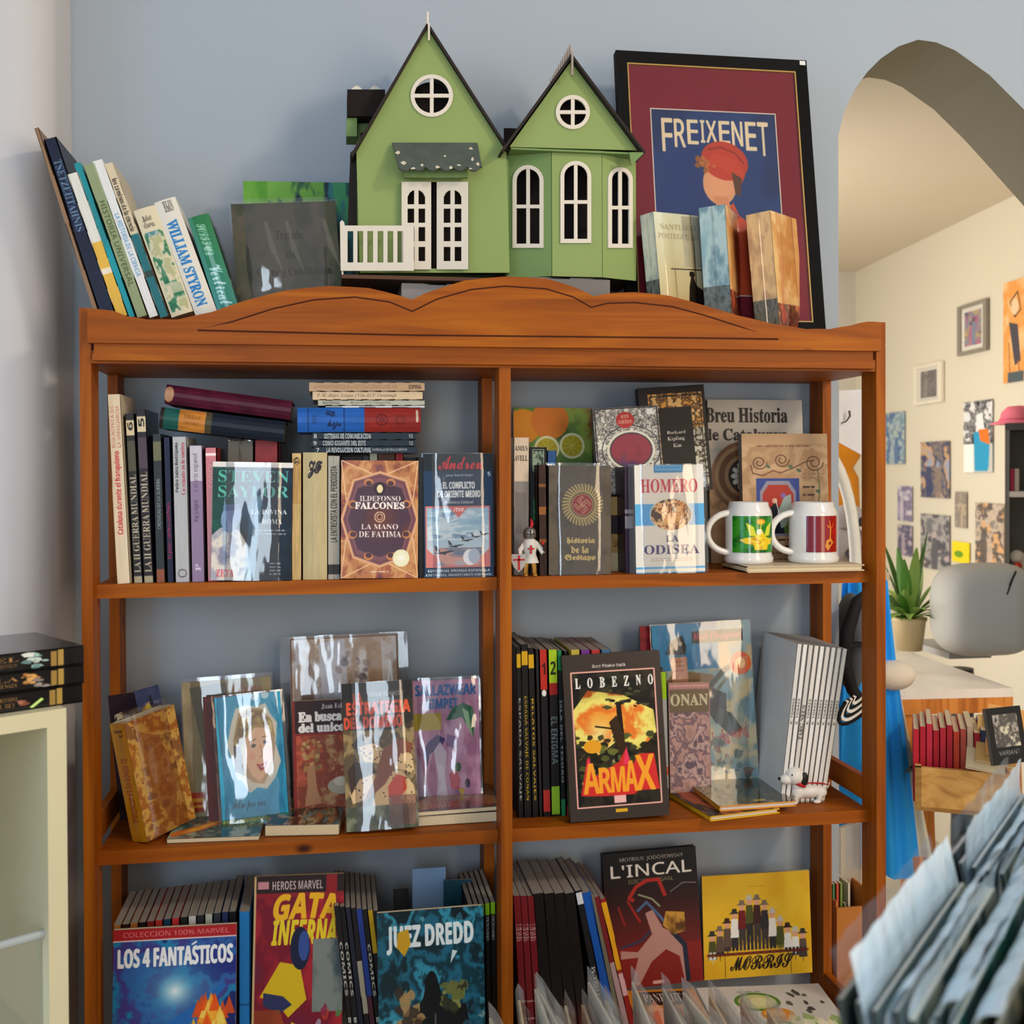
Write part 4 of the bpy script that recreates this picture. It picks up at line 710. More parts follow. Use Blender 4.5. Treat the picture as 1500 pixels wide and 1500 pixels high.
lying('hardcover_book','dark burgundy old book lying tilted, topmost over the spines',(241,591),(425,615),.05,.031,.13,front='4c1420',spine=lambda: Cv(230,40,'54182c').paint(0,0,100,100,['541830','48142a','601c34'],4,3).ell(3,50,4,40,'b88c6c').lines(10,50,90,56,1,'6c2c40',4,.5).wear(.15,2),hard=1,rs=.009,group='old volumes lying tilted over the spines')
G = 'flat stack of books on the upper left shelf'; zb = aty(460, 664, .05).z
def st(name, label, u0, u1, v0, v1, **k):
    t = aty(460, v0, .05).z-aty(460, v1, .05).z; return lying(name, label, (u0, v1), (u1, v1+ (u1-u0)*-.001), .05, t-.0003, .13, group=G, **k)
st('paperback_book','navy paperback with long white title, lowest of the flat stack',460,611,654,664,front='1c2834',spine=sp('1c2a38',[('LA REVOLUCION CULTURAL',12,15,55,85,'d8dcd8'),('EN FRAGUA DE UNA JUVENTUD',56,25,90,75,'b0b4b0'),('7',2,20,5,80,'d0d0d0')],h=14,w=240))
st('paperback_book','navy paperback with white title, second from the stack bottom',456,608,644,654,front='1c2834',spine=sp('1a2834',[('COMO GIGANTE DEL ESTE',11,15,52,85,'c8ccc8'),('9',2,20,5,80,'d0d0d0'),('12',94,20,98,80,'b0b0b0')],h=14,w=240))
st('paperback_book','navy paperback with white title just below the blue and red volume',458,609,633.5,644,front='1c2834',spine=sp('1a2834',[('SISTEMAS DE COMUNICACION',11,15,56,85,'d8dcd8'),('8',1,20,4,80,'d0d0d0'),('10',93,20,97,80,'b0b0b0')],h=14,w=240))
st('hardcover_book','thick blue and red old volume in the middle of the stack',436,616,597,633,front='1c4ca0',spine=lambda: Cv(230,46,'2460b4').rect(54,0,100,100,'8c2824').rect(8,0,9,100,'183c70').rect(37,0,38,100,'183c70').text('El',24,5,29,42,'182c54','script',fat=1,rot=-90).text('hijo',24,52,35,90,'182c54','script',fat=1).text('DE RAMOS',10,40,17,56,'183464','serif',rot=-90).ring(68,50,5,24,1,'5c1814').ring(83,50,4,20,1,'6c1c18').ell(68,50,3,12,'6c1c18').rect(96,10,98,60,'c8b8a0').wear(.12,4),hard=1,rs=.008)
st('magazine','very thin white booklet under the three cream books',477,622,594.3,597,front='d8dcdc',spine='d8dce0',cat='magazine')
st('paperback_book','grey green thin paperback, third from the top of the stack',466,622,586,594,front='b0b09c',spine=sp('b4b4a4',[('HACIENDA',4,25,20,80,'5c6454'),('Historia de la Navegación',30,25,68,75,'6c6c5c','serif')],h=12,w=220))
st('paperback_book','cream paperback with faint print, second from the stack top',458,619,573.3,585.5,front='d0b894',spine=sp('d8c09c',[('F. M. Alegre, Lengua y Vida del P. Cavanaugh',4,25,76,75,'7c6850','ital')],h=14,w=230))
st('paperback_book','tan cream paperback on the very top of the flat stack',453,622,560,573,front='c8a880',spine=sp('d0ac84',[('LA NOVELA PICARESCA EN LA SOCIEDAD ESPAÑOLA DEL XVII',4,28,76,72,'a07c5c','sans'),('SOPENA',86,28,97,76,'4c3828')],h=16,w=240))
face('paperback_book','dark blue novel in glossy plastic with teal author lettering',(309,847),(427,847),(312,679),.034,.024,z=Z2,lean=1.5,front=a_roman,spine='0c1824',sleeve=(.001,.001,.002))
face('paperback_book','brown paperback with an octagonal arabesque cover',(499,845),(612,845),(500,676),.034,.022,z=Z2,lean=1.5,front=a_octagon,spine='7c4430',rough=.3,coat=.4)
face('paperback_book','navy paperback with five fighter jets on its cover',(622,842),(723,842),(620,665),.034,.014,z=Z2,lean=1.5,yaw=-2,front=a_jets,spine='10161c',sleeve=(.003,.002,.001))
s2('paperback_book','black spine standing just left of the jets paperback',613,622,612,670,y=.04,front='16181c',spine='16181c',group=None)
mb = MB(); 
# --- shelf 2, right half
face('magazine','tall cookbook with sliced citrus on its cover at the back',(754,842),(870,842),(752,598),.2,.008,z=Z2,lean=4,front=a_citrus,cat='book')
G = 'spines at the left of the upper right shelf'
s2('paperback_book','white and grey spine with black lettering beside the divider',752,774,753,641,y=.06,group=G,front='c8bcac',spine=lambda: Cv(40,230,'d8c8b0').rect(0,32,100,100,'8c8884').text('JAMES',-10,6,90,10,'302820','serif').text('CLAVELL',-30,13,92,17,'302820','serif').rect(10,40,80,70,'74706c',.8).wear(.05,3),sd='vert')
s2('paperback_book','narrow black spine with small green pictures behind the toy knight',776,801,776,655,y=.07,group=G,front='101414',spine=lambda: Cv(40,230,'141818').paint(20,3,80,18,['3c5c4c','8ca088','243830'],4,3).paint(20,40,80,58,['104828','1c8048','104024'],3,4).paint(20,74,80,92,['8c9c98','3c4448','b8c0bc'],4,6).frame(18,2,82,19,3,'a8b0a4').wear(.05,1),sd='vert')
s2('paperback_book','blue topped spine behind the olive hardcover',802,815,802,660,y=.1,group=G,front='1c4c84',spine='1c5490')
s2('hardcover_book','old dark brown leather spine with gilt beside the olive hardcover',789,803,787,681,y=.04,group=G,front='2c1810',spine=sp('30180c',bands=[(30,33,'7c4c1c'),(55,62,'8c5424'),(80,83,'7c4c1c')],wear=.4),hard=1,depth=.09)
zs = aty(910, 727, .12).z; n_ = 4; cols_ = ['c8b890','b08c50','2c1c20','b09058']
for i in range(n_):
    t = (zs-Z2)/n_; book('paperback_book', ['yellowish','ochre','dark','tan'][i]+' book lying in the stack under the two ornate covers, '+['lowest','second from bottom','third from bottom','topmost'][i], Vector((aty(893,800,.1).x, .1, Z2+i*t)), (Vector((0,1,0)), Vector((0,0,1)), Vector((1,0,0))), .13, t-.0004, .17, front=cols_[i], spine=sp(cols_[i],[('LAROUSSE',4,30,20,70,'302818','serif')] if i == 1 else [],w=200,h=20), group='stack under the ornate covers')
face('hardcover_book','silver patterned hardcover with a dark red oval, on the lying stack',(878,727),(974,727),(868,600),.11,.02,z=zs,lean=4,front=a_redoval,spine='1c2c54',hard=1,coat=.4)
face('hardcover_book','black hardcover with ornate gold border and plain black centre panel',(948,727),(1045,720),(934,570),.16,.02,z=zs,lean=4,front=a_kipling,spine='100c10',hard=1)
face('hardcover_book','large pale history book with a carved rosette, at the back',(1042,842),(1182,842),(1036,586),.21,.012,z=Z2,lean=4,front=a_breu,hard=1)
face('paperback_book','brown parchment coloured book with a medieval knight miniature',(1090,836),(1216,836),(1086,636),.14,.018,z=Z2,lean=3,front=a_codex)
face('hardcover_book','olive hardcover in plastic with a gold wreath emblem',(804,838),(895,838),(804,683),.036,.022,z=Z2,lean=1.5,front=a_gestapo,hard=1,spine='3c3428',sleeve=(.003,.006,.002))
face('paperback_book','white paperback with a blue band and oval painting, in plastic',(932,837),(1033,837),(929,682),.034,.016,z=Z2,lean=1.5,front=a_homero,sleeve=(.009,.003,.0015))
s2('paperback_book','dark purple spine inside a plastic bag left of the white paperback',916,929,914,684,y=.05,front='2c1c30',spine=sp('302038',bands=[(42,54,'8c8890'),(56,60,'8c8890')]),depth=.1,group=None)
# --- shelf 3, left half
cornerbook2 = None
ex, et, ez = frame(50, 0); O = aty(216, 1241, .05); O.z = Z3; top = atp(181, 1060, O, Vector((0, -1, 0))); ez = (top-O).normalized(); ex = (ex-ez*ex.dot(ez)).normalized(); et = ez.cross(ex)
O.z += .004
book('paperback_book','thick yellow paperback in plastic leaning left at the shelf end',O,(ex,et,ez),.105,.036,(top-O).length,front=a_yellowpb,spine=sp('d0981c',[('EL SEÑOR DE LA MONTAÑA',30,30,84,70,'b04c10','bold'),('P',5,25,12,75,'705010','serif')],wear=.1,h=40),sd='down',sleeve=(.002,.012,.002,2))
face('paperback_book','adventure paperback with a dark standing figure, leaning behind the yellow one',(240,1187),(272,1183),(196,1013),.15,.014,z=Z3,yaw=12,lean=6,front=a_adventure,spine='141c34')
face('paperback_book','dark red edged book leaning behind the yellow paperback',(176,1200),(226,1200),(158,1020),.19,.01,z=Z3,lean=6,front='2c1420',spine='6c1c1c')
face('magazine','tan magazine with a grey wedge and small red badge',(273,1172),(404,1172),(266,1001),.16,.006,z=Z3,lean=7,front=a_tan,cat='magazine',sleeve=(.003,.008,.001))
face('magazine','dark red edged magazine just behind the blue portrait cover',(306,1180),(400,1175),(297,1022),.13,.005,z=Z3,lean=7,front='5c2420',cat='magazine')
face('magazine','blue cover with a smiling blonde woman in torn paper',(326,1178),(421,1165),(314,1023),.11,.004,z=Z3,yaw=3,lean=8,front=a_blonde,cat='magazine',sleeve=(.005,.004,.003,2),rough=.25)
face('magazine','large pale sketch covered album in plastic, tallest on its shelf',(430,1180),(590,1180),(424,935),.2,.006,z=Z3,lean=5,front=a_ink,cat='magazine',sleeve=(.018,.003,.002))
face('paperback_book','dark red paperback with white rounded lettering',(431,1170),(543,1168),(428,1029),.14,.014,z=Z3,lean=6,front=a_unicorn,spine='6c1c18')
face('magazine','pink comic in plastic with a green balloon',(607,1146),(704,1143),(604,998),.15,.004,z=Z3+.02,lean=6,front=a_pink,cat='magazine',sleeve=(.004,.006,.004,2))
face('paperback_book','tall olive paperback with big orange title, standing in front',(508,1218),(613,1208),(500,1006),.045,.02,z=Z3,yaw=-2,lean=13,front=a_domino,spine='6c6c48',sleeve=(.003,.002,.002))
flat('paperback_book','flat paperback in plastic with an orange streak on teal',(244,1229),(379,1224),(270,1181),Z3+.008,.0075,front=a_planelay,sleeve=None,coat=.8,rough=.2)
flat('paperback_book','flat thick paperback with war scenes and cream pages',(388,1209),(496,1207),(398,1168),Z3+.019,.018,front=a_war2,coat=.6,rough=.25)
flat('paperback_book','lower flat cream paged book right of the olive paperback',(606,1196),(734,1188),(600,1150),Z3+.018,.0175,front='5c4c40')
flat('paperback_book','thin flat brown book in plastic, upper of the two at the divider',(604,1190),(738,1180),(606,1142),Z3+.0265,.0075,front=a_brownlay,coat=.8,rough=.2)
# --- shelf 3, right half
G = 'dark comic spines on the middle right shelf'
def s3(label, b0, b1, u, v, **k): return spine(k.pop('name', 'comic_book'), label, (b0, 1186), b1, (u, v), k.pop('y', .085), k.pop('depth', .15), z=Z3, group=k.pop('group', G), cat='comic book', pages=PAGESG, **k)
tb = lambda t, k='c0a018', b=('181818',), **q: sp('141214',[(t,30,28,90,72,k)]+q.get('x',[]),bands=q.get('bands',[(4,12,'d8a818')]),w=240,h=12)
s3('black comic spine next to the divider, white lettering',759,767,756,948,front='141214',spine=tb('ESPADA SALVAJE','b0b0b0'),sd='down')
s3('black comic spine with yellow lettering, second from the divider',768,779,762,944,front='141214',spine=tb('ESPADA SALVAJE DE CONAN'),sd='down')
s3('black comic spine with bolder yellow lettering, third from the divider',780,789,773,949,front='141214',spine=tb('RELATOS SALVAJES','d8b018'),sd='down')
s3('black comic spine with a plain face, fourth from the divider',790,795,784,951,front='18161c',spine='1c181c',sd='down')
s3('black comic with a red top marked 1',796,807,790,952,front='141214',spine=lambda: Cv(16,240,'141214').rect(0,0,100,24,'c02c20').rect(0,84,100,97,'b02c24').text('1',26,8,76,15,'301010').ell(50,26,30,2,'e8e8e8'),sd='vert')
s3('black comic with a lime green top marked 2',808,821,803,952,front='141214',spine=lambda: Cv(18,240,'141214').rect(0,0,100,20,'a4c820').rect(0,20,100,27,'a01c1c').rect(0,82,100,99,'8cc028').text('2',20,7,80,15,'101810').text('EL ENIGMA',-140,52,240,57,'6c7c80',rot=90),sd='vert')
s3('black comic with a green base, seventh from the divider',822,829,816,953,front='14383c',spine=sp('141a1c',[('ISLA DEL TESORO',30,28,80,72,'a0a0a0')],bands=[(0,12,'18804c'),(90,100,'1c7c4c')]),sd='down')
s3('black comic half hidden by the big brown cover',830,836,826,954,front='141214',spine=tb('LOBEZNO','c0c0c0',bands=[(94,100,'8c2020')]),sd='down')
for i, (u, k, nm) in enumerate(((836,'b8a43c','yellow'),(851,'6c2c84','purple'),(866,'b02c28','red'),(881,'3c6888','blue grey'))):
    s3(nm+' topped comic behind the big brown cover',u+6,u+19,u,952,y=.075,front=k,spine=k,group='comics behind the big brown cover')
s3('white and grey comic spine in plastic right of the big brown cover',968,981,963,985,front='8c8c88',spine=sp('a0a09c',bands=[(0,20,'98c018'),(70,76,'c05030'),(86,100,'54545c')]),y=.1,sd='down',group=None,sleeve=(.001,.004,.001))
face('comic_book','red comic corner showing behind the soldier cover',(945,1140),(1080,1140),(937,918),.215,.004,z=Z3,lean=2,front=lambda: a_palette(3,['7c1420','a81c2c','5c1018','e8d8d8'],60,150,3),cat='comic book')
face('comic_book','large teal comic with a soldier in a dark beret',(968,1138),(1112,1138),(954,917),.19,.004,z=Z3,lean=4,front=a_soldier,cat='comic book',sleeve=(.003,.002,.003,2),rough=.3)
face('comic_book','mauve sword tale comic partly behind the brown cover',(982,1150),(1042,1148),(979,1002),.155,.012,z=Z3,lean=4,front=a_conan,cat='comic book',rough=.25)
face('hardcover_book','big dark brown comic album with fiery painting and orange title',(836,1199),(980,1184),(823,962),.04,.016,z=Z3,yaw=-1,lean=6,front=a_armax,spine='2c241e',hard=1,cat='comic book',rough=.3)
G = 'white spined comics leaning right'
wt = ['d8d8d4','e4e4e0','d0cec8','e0dcd4','e4e4e0','dcdad4','e4e4e0','dcdad4','e0dcd0']
for i in range(9):
    b0 = 1142+i*7.4; u = 1168+i*8.3
    s3('white comic spine, '+ORD[i]+' from the left of the leaning white row',b0,b0+7,u,944+i*.9,name='comic_book',y=.085,depth=.16,front='dcdcd8' if i == 0 else 'd0cec8',back='dcdcd8' if i == 0 else None,spine=sp(wt[i],[('K. TORRES',50,30,66,76,'484848','bold')] if i != 2 else [('TARG NEUS',40,15,62,90,'282828','serif')],w=230,h=12,bands=[(0,1,'908c84')]),sd='up',group=G)
# two comics lying near the toy dog
def flatx(label, BL, BR, TL, z, t, **k): return flat('comic_book', label, BL, BR, TL, z, t, cat='comic book', **k)
flatx('lower flat comic with a yellow spine on the middle right shelf',(1040,1196),(1142,1184),(982,1140),Z3+.009,.0088,front=lambda: a_palette(5,['3c2018','a85030','28201c','c88c60'],120,90,5),spine='d8a81c',pages=PAGESW,hard=1)
flatx('upper flat dark jungle comic with an orange spine',(1054,1181),(1166,1173),(1006,1128),Z3+.019,.0095,front=a_fantasy,spine='d8901c',pages=PAGESW,hard=1,coat=1,rough=.12)
# --- shelf 4, left half
G = 'comic spines at the left of the lowest shelf'
def s4(label, b0, b1, u, v, **k): return spine('comic_book', label, (b0, k.pop('bv', 1580)), b1, (u, v), k.pop('y', .055), k.pop('depth', .17), z=Z4, group=k.pop('group', G), cat='comic book', pages=k.pop('pages', PAGESG), **k)
rng = random.Random(11); tc_ = ['b87838','381c18','b87030','281c1c','8c2424','b8302c','1c3c58','c03030','202420','c8c8c0','2c2c2c','b0b8a8','303840','24305c']
cn = ['tan','dark brown','orange tan','blackish','dark red','red','deep blue','bright red','charcoal','white','black','pale green','slate','navy']
for i in range(14):
    u = 166+i*12.2; s4(cn[i]+' topped comic, '+ORD[i]+' in the row behind the blue superhero cover',u+3,u+14.2,u,1356-i*1.5,front=tc_[i],spine=tc_[i],depth=.15)
s4('black comic spine with white lettering right of the blue superhero cover',337,349,334,1336,front='14141c',spine=sp('14141c',[('SECRETA',60,25,78,75,'c0c0c0')]),sd='down')
s4('bright blue comic spine beside the yellow and red cover',350,366,350,1336,front='1468a8',spine=sp('1874b8',bands=[(93,100,'143c8c'),(50,51,'0c4c84')]),sd='down')
face('comic_book','blue comic cover with white superhero title and orange flames',(164,1545),(345,1535),(166,1363),.02,.008,z=None,yaw=0,lean=2,front=a_ff,cat='comic book')
face('comic_book','yellow and red comic cover with bold yellow title',(366,1560),(500,1556),(373,1288),.05,.008,z=Z4,lean=4,front=a_cat,cat='comic book',spine='b89468',rough=.3)
for i in range(8):
    u = 489+i*8.2; sl = [('COMICS',20,25,50,75,'c0c0b8'),('BRIGADA',62,25,88,75,'d0d0c8')]; bg = ['181618','141418','1c2030','181418','4c2030','141414','141414','201c18'][i]
    bands = [(30,60,'a8a08c')] if i == 3 else [(0,50,'1c3c8c')] if i == 4 else [(0,25,'b89418'),(50,70,'8c2018')] if i == 6 else []
    s4('dark comic spine, '+ORD[i]+' in the row between the yellow and teal covers',u+30,u+38,u,1328+i,front=bg,spine=sp(bg,sl if i in (0,1,5) else [],bands=bands),sd='down',pages=PAGESG,group='comic spines between the yellow and teal covers')
for i, (a, b, v, k, nm, lab) in enumerate(((578,600,1302,'38383c','comic_book','dark grey comic standing behind the teal cover'),(606,655,1273,'8cb0d8','comic_book','pale blue plain comic behind the teal cover'),(650,692,1290,'1c4c5c','comic_book','blue green comic leaning behind the teal cover'))):
    face(nm,lab,(a,1500),(b,1500),(a-2 if i != 2 else a,v),.19-.02*i,.006,lean=3,front=k,cat='comic book')
for i in range(5): s4('black comic spine with a lime green top, '+ORD[i]+' of the run by the divider',690+i*8,697.6+i*8,686+i*8,1328-i*1.6,front='101410',spine=sp('101010',[('CRONICAS',78,25,92,75,'c0c0c0')],bands=[(93,100,'80b81c')]),sd='up',group='lime topped comics by the divider',depth=.16)
face('comic_book','teal comic cover with white title and a dark armoured silhouette',(556,1560),(712,1552),(552,1338),.02,.008,z=None,lean=2,front=a_judge,cat='comic book')
# --- shelf 4, right half
G = 'leaning comics at the left of the lowest right shelf'
for i in range(3): s4('dark red comic spine with thin white lines, '+ORD[i]+' from the divider',766+i*11,776.5+i*11,752+i*10,1313,front='541418',spine=sp('701820',[('TITANIA',16,10,26,90,'b8a8a0','serif')],bands=[(60,61,'a88080'),(66,92,'702028'),(70,71,'b09090'),(78,79,'b09090')]),sd='down',group=G)
for i in range(4): s4('thick black comic spine fading to red, '+ORD[i]+' of the four',800+i*18,817+i*18,780+i*15,1310,front='120e0e',spine=lambda: Cv(200,18,'141010').grad(0,0,40,100,'9c1c18','141010',hor=True),sd='up',group='black to red comic spines')
for i, (b0, b1, u, k, lab, t) in enumerate(((876,886,842,'18181a','black comic spine with a white emblem and vertical white title','SANCTORUM'),(888,901,852,'144c9c','bright blue thin comic spine leaning left',''),(902,910,862,'6c6450','grey olive thin comic spine leaning left',''),(911,919,870,'701c20','dark red thin comic spine leaning left',''),(920,928,879,'8c1c1c','red comic spine with a yellow top half',''))):
    s4(lab,b0+14,b1+14,u,1306+i*3,bv=1540,front=k,spine=sp(k,[(t,26,20,56,80,'c8c8c0','serif')] if t else [],bands=[(92,99,'c8c8c8')] if i == 0 else [(56,98,'d89818'),(40,54,'d0a0a0')] if i == 4 else [(10,60,'a88888')] if i == 3 else []),sd='up',group=G)
face('hardcover_book','black and red comic album with an angular white title',(893,1452),(1031,1441),(882,1252),.2,.014,z=None,lean=5,yaw=0,front=a_incal,spine='141214',hard=1,cat='comic book')
face('comic_book','yellow album cover with a row of small hatted figures',(1032,1436),(1190,1422),(1028,1284),.2,.008,lean=5,front=a_yellow,cat='comic book')
zf = Z4+.05
flat('magazine','orange magazine lying flat below the black and red album',(950,1540),(1062,1535),(930,1451),aty(930,1451,.17).z,.01,front=a_orangemag,cat='magazine')
flat('magazine','white food magazine with sliced avocado lying flat',(1062,1530),(1260,1522),(1050,1446),aty(1050,1440,.17).z,.012,front=a_avocado,cat='magazine')
# ---------------------------------------------------------------- toy house
class Pl:
    """a plane in the room on which outlines are set out; n faces the viewer"""
    def __init__(s, p, n=(0, -1, 0)):
        s.p = Vector(p); s.n = Vector(n).normalized(); s.a = Vector((0, 0, 1)).cross(-s.n).normalized()*-1 if abs(s.n.z) < .9 else Vector((1, 0, 0)); s.a = Vector((0, 0, 1)).cross(s.n).normalized(); s.b = s.n.cross(s.a)
    def l(s, u, v): q = atp(u, v, s.p, s.n)-s.p; return (q.dot(s.a), q.dot(s.b))
    def add(s, mb, loops, t, off=0, mi=0, px=True, ms=None):
        L = [[Vector((*(s.l(*q) if px else q), 0)) for q in l] for l in loops]; fl = [p for l in L for p in l]; W_ = lambda q, d: s.p+s.a*q.x+s.b*q.y+s.n*d
        for tr in tessellate_polygon(L):
            a, b, c = (fl[i] for i in tr)
            if (b-a).cross(c-a).z < 0: b, c = c, b
            mb.face([W_(q, off+t) for q in (a, b, c)], mi); mb.face([W_(q, off) for q in (a, c, b)], mi)
        for l in L:
            for i in range(len(l)): p, q = l[i], l[(i+1) % len(l)]; mb.face([W_(p, off+t), W_(p, off), W_(q, off), W_(q, off+t)], mi if ms is None else ms)
def rc(x0, y0, x1, y1): return [(x0, y0), (x0, y1), (x1, y1), (x1, y0)]
def archl(x0, y0, x1, y1, n=12):
    r = (x1-x0)/2; c = (x0+x1)/2; return [(x0, y1)]+[(c-r*math.cos(math.pi*i/n), y0+r-r*math.sin(math.pi*i/n)) for i in range(n+1)]+[(x1, y1)]
def circ(x, y, r, n=28): return [(x+r*math.cos(2*math.pi*i/n), y+r*math.sin(2*math.pi*i/n)) for i in range(n)]
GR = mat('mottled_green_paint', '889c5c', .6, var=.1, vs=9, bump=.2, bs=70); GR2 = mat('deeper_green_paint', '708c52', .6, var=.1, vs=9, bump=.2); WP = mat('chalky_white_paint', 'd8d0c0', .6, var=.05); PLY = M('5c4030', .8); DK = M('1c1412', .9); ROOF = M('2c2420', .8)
AWN = mat('worn_grey_paint', '4c544c', .7, var=.35, vs=40, bump=.5)
base = aty(505, 403, .03); hb = Vector((aty(700, 402, .1).x, .1, base.z-.006))
house = empty('toy_house', hb, 'green wooden toy house with two pointed gables and white windows', 'toy house')
def hpart(mb, name, m, parent=None, **k):
    o0 = hb; mb.v = [tuple(Vector(p)-o0) for p in mb.v]; return mb.build(name, m, parent or house, **k)
y1 = .07; P1 = Pl((0, y1, 0)); H = Vector
mb = MB(); P1.add(mb, [[(527,400),(522,224),(626,42),(741,216),(746,400)], circ(632,142,27), rc(589,267,686,394)], .004); hpart(mb, 'front_wall', GR)
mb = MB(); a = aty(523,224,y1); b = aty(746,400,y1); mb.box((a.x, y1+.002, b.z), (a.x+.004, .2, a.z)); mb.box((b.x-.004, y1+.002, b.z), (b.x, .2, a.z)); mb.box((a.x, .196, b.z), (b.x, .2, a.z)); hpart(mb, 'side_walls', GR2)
mb = MB(); mb.box((a.x+.006, .09, b.z), (b.x-.006, .094, a.z+.04)); hpart(mb, 'dark_inside_sheet', DK)  # dark sheet added so the openings look into painted shade
def slope(mb, p, q, ya, yb, t=.004):
    a = aty(*p, ya); b = aty(*q, ya); d = (b-a); n = Vector((-d.z, 0, d.x)).normalized(); n = n if n.z > 0 else -n; mb.obox(a-n*t*.5, d, (0, yb-ya, 0), n*t)
mb = MB(); slope(mb, (627,34), (515,228), .055, .225); slope(mb, (626,34), (745,220), .055, .225); hpart(mb, 'main_roof', ROOF)
mb = MB(); P2 = Pl((0, .05, 0)); P2.add(mb, [[(746,216),(838,88),(932,221)], circ(838,166,20)], .004); hpart(mb, 'right_gable', GR)
mb = MB(); slope(mb, (838,80), (735,222), .03, .215); slope(mb, (837,80), (945,224), .03, .215); hpart(mb, 'right_roof', ROOF)
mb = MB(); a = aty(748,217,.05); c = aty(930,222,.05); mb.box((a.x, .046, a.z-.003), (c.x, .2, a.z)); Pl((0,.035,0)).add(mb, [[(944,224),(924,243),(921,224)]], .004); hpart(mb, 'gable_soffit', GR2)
# bay with three faces
zt_, zb_ = aty(760,217,.06).z, aty(760,404,.06).z
bp = [aty(742,300,.09), aty(808,300,.058), aty(881,300,.058), aty(930,300,.085)]
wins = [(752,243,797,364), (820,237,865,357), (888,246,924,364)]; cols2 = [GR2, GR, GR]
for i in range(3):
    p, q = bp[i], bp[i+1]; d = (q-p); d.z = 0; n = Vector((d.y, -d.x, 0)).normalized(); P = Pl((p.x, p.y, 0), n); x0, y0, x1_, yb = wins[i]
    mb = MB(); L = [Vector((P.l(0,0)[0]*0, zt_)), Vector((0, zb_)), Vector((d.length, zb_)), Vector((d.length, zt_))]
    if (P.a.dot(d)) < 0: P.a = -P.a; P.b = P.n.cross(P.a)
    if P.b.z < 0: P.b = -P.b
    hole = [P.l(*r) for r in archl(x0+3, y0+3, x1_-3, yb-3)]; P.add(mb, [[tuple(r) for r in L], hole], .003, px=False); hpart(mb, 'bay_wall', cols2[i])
    mb = MB(); P.add(mb, [archl(x0, y0, x1_, yb), archl(x0+5.5, y0+5.5, x1_-5.5, yb-6)], .003, off=.003); cx = (x0+x1_)/2; vm = y0+(yb-y0)*.5
    P.add(mb, [rc(cx-2.5, y0+3, cx+2.5, yb-3)], .002, off=.003); P.add(mb, [rc(x0+3, vm-2.5, x1_-3, vm+2.5)], .0026, off=.0032); hpart(mb, 'arched_window', WP)
mb = MB(); mb.face([(bp[0].x, .09, zb_), (bp[1].x, .058, zb_), (bp[2].x, .058, zb_), (bp[3].x, .085, zb_), (bp[3].x, .2, zb_), (bp[0].x, .2, zb_)]); mb.box((bp[0].x, .115, zb_), (bp[3].x, .119, zt_+.05)); mb.box((bp[3].x-.004, .085, zb_), (bp[3].x, .2, zt_)); hpart(mb, 'bay_interior', DK)  # dark floor and sheets paint the shade inside the bay
for cx, cy, r, P in ((632,142,31,P1), (838,166,25,P2)):
    mb = MB(); P.add(mb, [circ(cx,cy,r), circ(cx,cy,r-5.5)], .003, off=.004); P.add(mb, [rc(cx-2.6,cy-r+3,cx+2.6,cy+r-3)], .002, off=.004); P.add(mb, [rc(cx-r+3,cy-2.6,cx+r-3,cy+2.6)], .0026, off=.0042); hpart(mb, 'round_window', WP)
    mb = MB(); P.add(mb, [circ(cx,cy,r-1)], .002, off=-.03); hpart(mb, 'window_backing', DK)  # dark disc paints the unlit inside behind the round window
# porch: awning, two doors, deck and railing
aw = Pl(aty(640,210,.066), (0, -.72, .5)); sc_l = []
for i in range(6):
    for k in range(7): t = (i+k/7)/6; sc_l.append((704-121*t-2*0, 246+6*math.sin(math.pi*k/7)))
mb = MB(); aw.add(mb, [[(574,211),(584,247)]+sc_l[::-1]+[(706,247),(699,211)]], .003); hpart(mb, 'awning', AWN)
mb = MB(); rng = random.Random(2)
for cx_, cy_, r_ in [(583,226,5),(592,240,6),(606,249,6),(618,244,3),(640,247,5),(652,231,3),(660,248,5),(672,244,4),(690,220,4),(692,236,6),(700,243,5),(688,250,4)]:
    a_ = rng.random()*3; q_ = [(cx_+r_*math.cos(a_+j*1.26)*rng.uniform(.3, 1), min(250, cy_+r_*.7*math.sin(a_+j*1.26)*rng.uniform(.3, 1))) for j in range(5)]; aw.add(mb, [q_], .0003, off=.003)
hpart(mb, 'worn_paint_chips', M('c8c0a8', .8))
mb = MB(); Pl((0,.055,0)).add(mb, [rc(592,250,684,262)], .01); hpart(mb, 'door_lintel', GR2)
for (x0, x1_, n, y) in ((588,631,(.12,-1,0),.06), (640,686,(-.16,-1,0),.062)):
    P = Pl(aty((x0+x1_)/2, 330, y), n); w = x1_-x0; L = [rc(x0, 267, x1_, 395)]; cx = (x0+x1_)/2
    for r in range(4):
        ya = [279, 306, 333, 362][r]; yb = ya+21; L += [[(cx-3,yb),(cx-3,ya),(cx-6,ya+1),(cx-10,ya+4),(cx-13,ya+10),(cx-13,yb)], [(cx+3,ya),(cx+3,yb),(cx+13,yb),(cx+13,ya+10),(cx+10,ya+4),(cx+6,ya+1)]] if r == 0 else [rc(cx-13,ya,cx-3,yb), rc(cx+3,ya,cx+13,yb)]
    mb = MB(); P.add(mb, L, .003); hpart(mb, 'door', WP)
mb = MB(); a = aty(500,402,.03); b = aty(750,400,.03); mb.box((a.x, .03, a.z-.006), (b.x, .2, a.z)); hpart(mb, 'deck', PLY)
mb = MB(); Pl((0,.038,0)).add(mb, [[(499,397),(498,326),(501,323),(504,326),(505,331),(603,331),(606,334),(606,397)]]+[rc(x, 339, x+8.5, 385) for x in (509,523.5,538,553,567.5,582)], .003); q = aty(500,330,.038); mb.box((q.x, .04, a.z), (q.x+.003, .075, q.z)); hpart(mb, 'railing', WP)
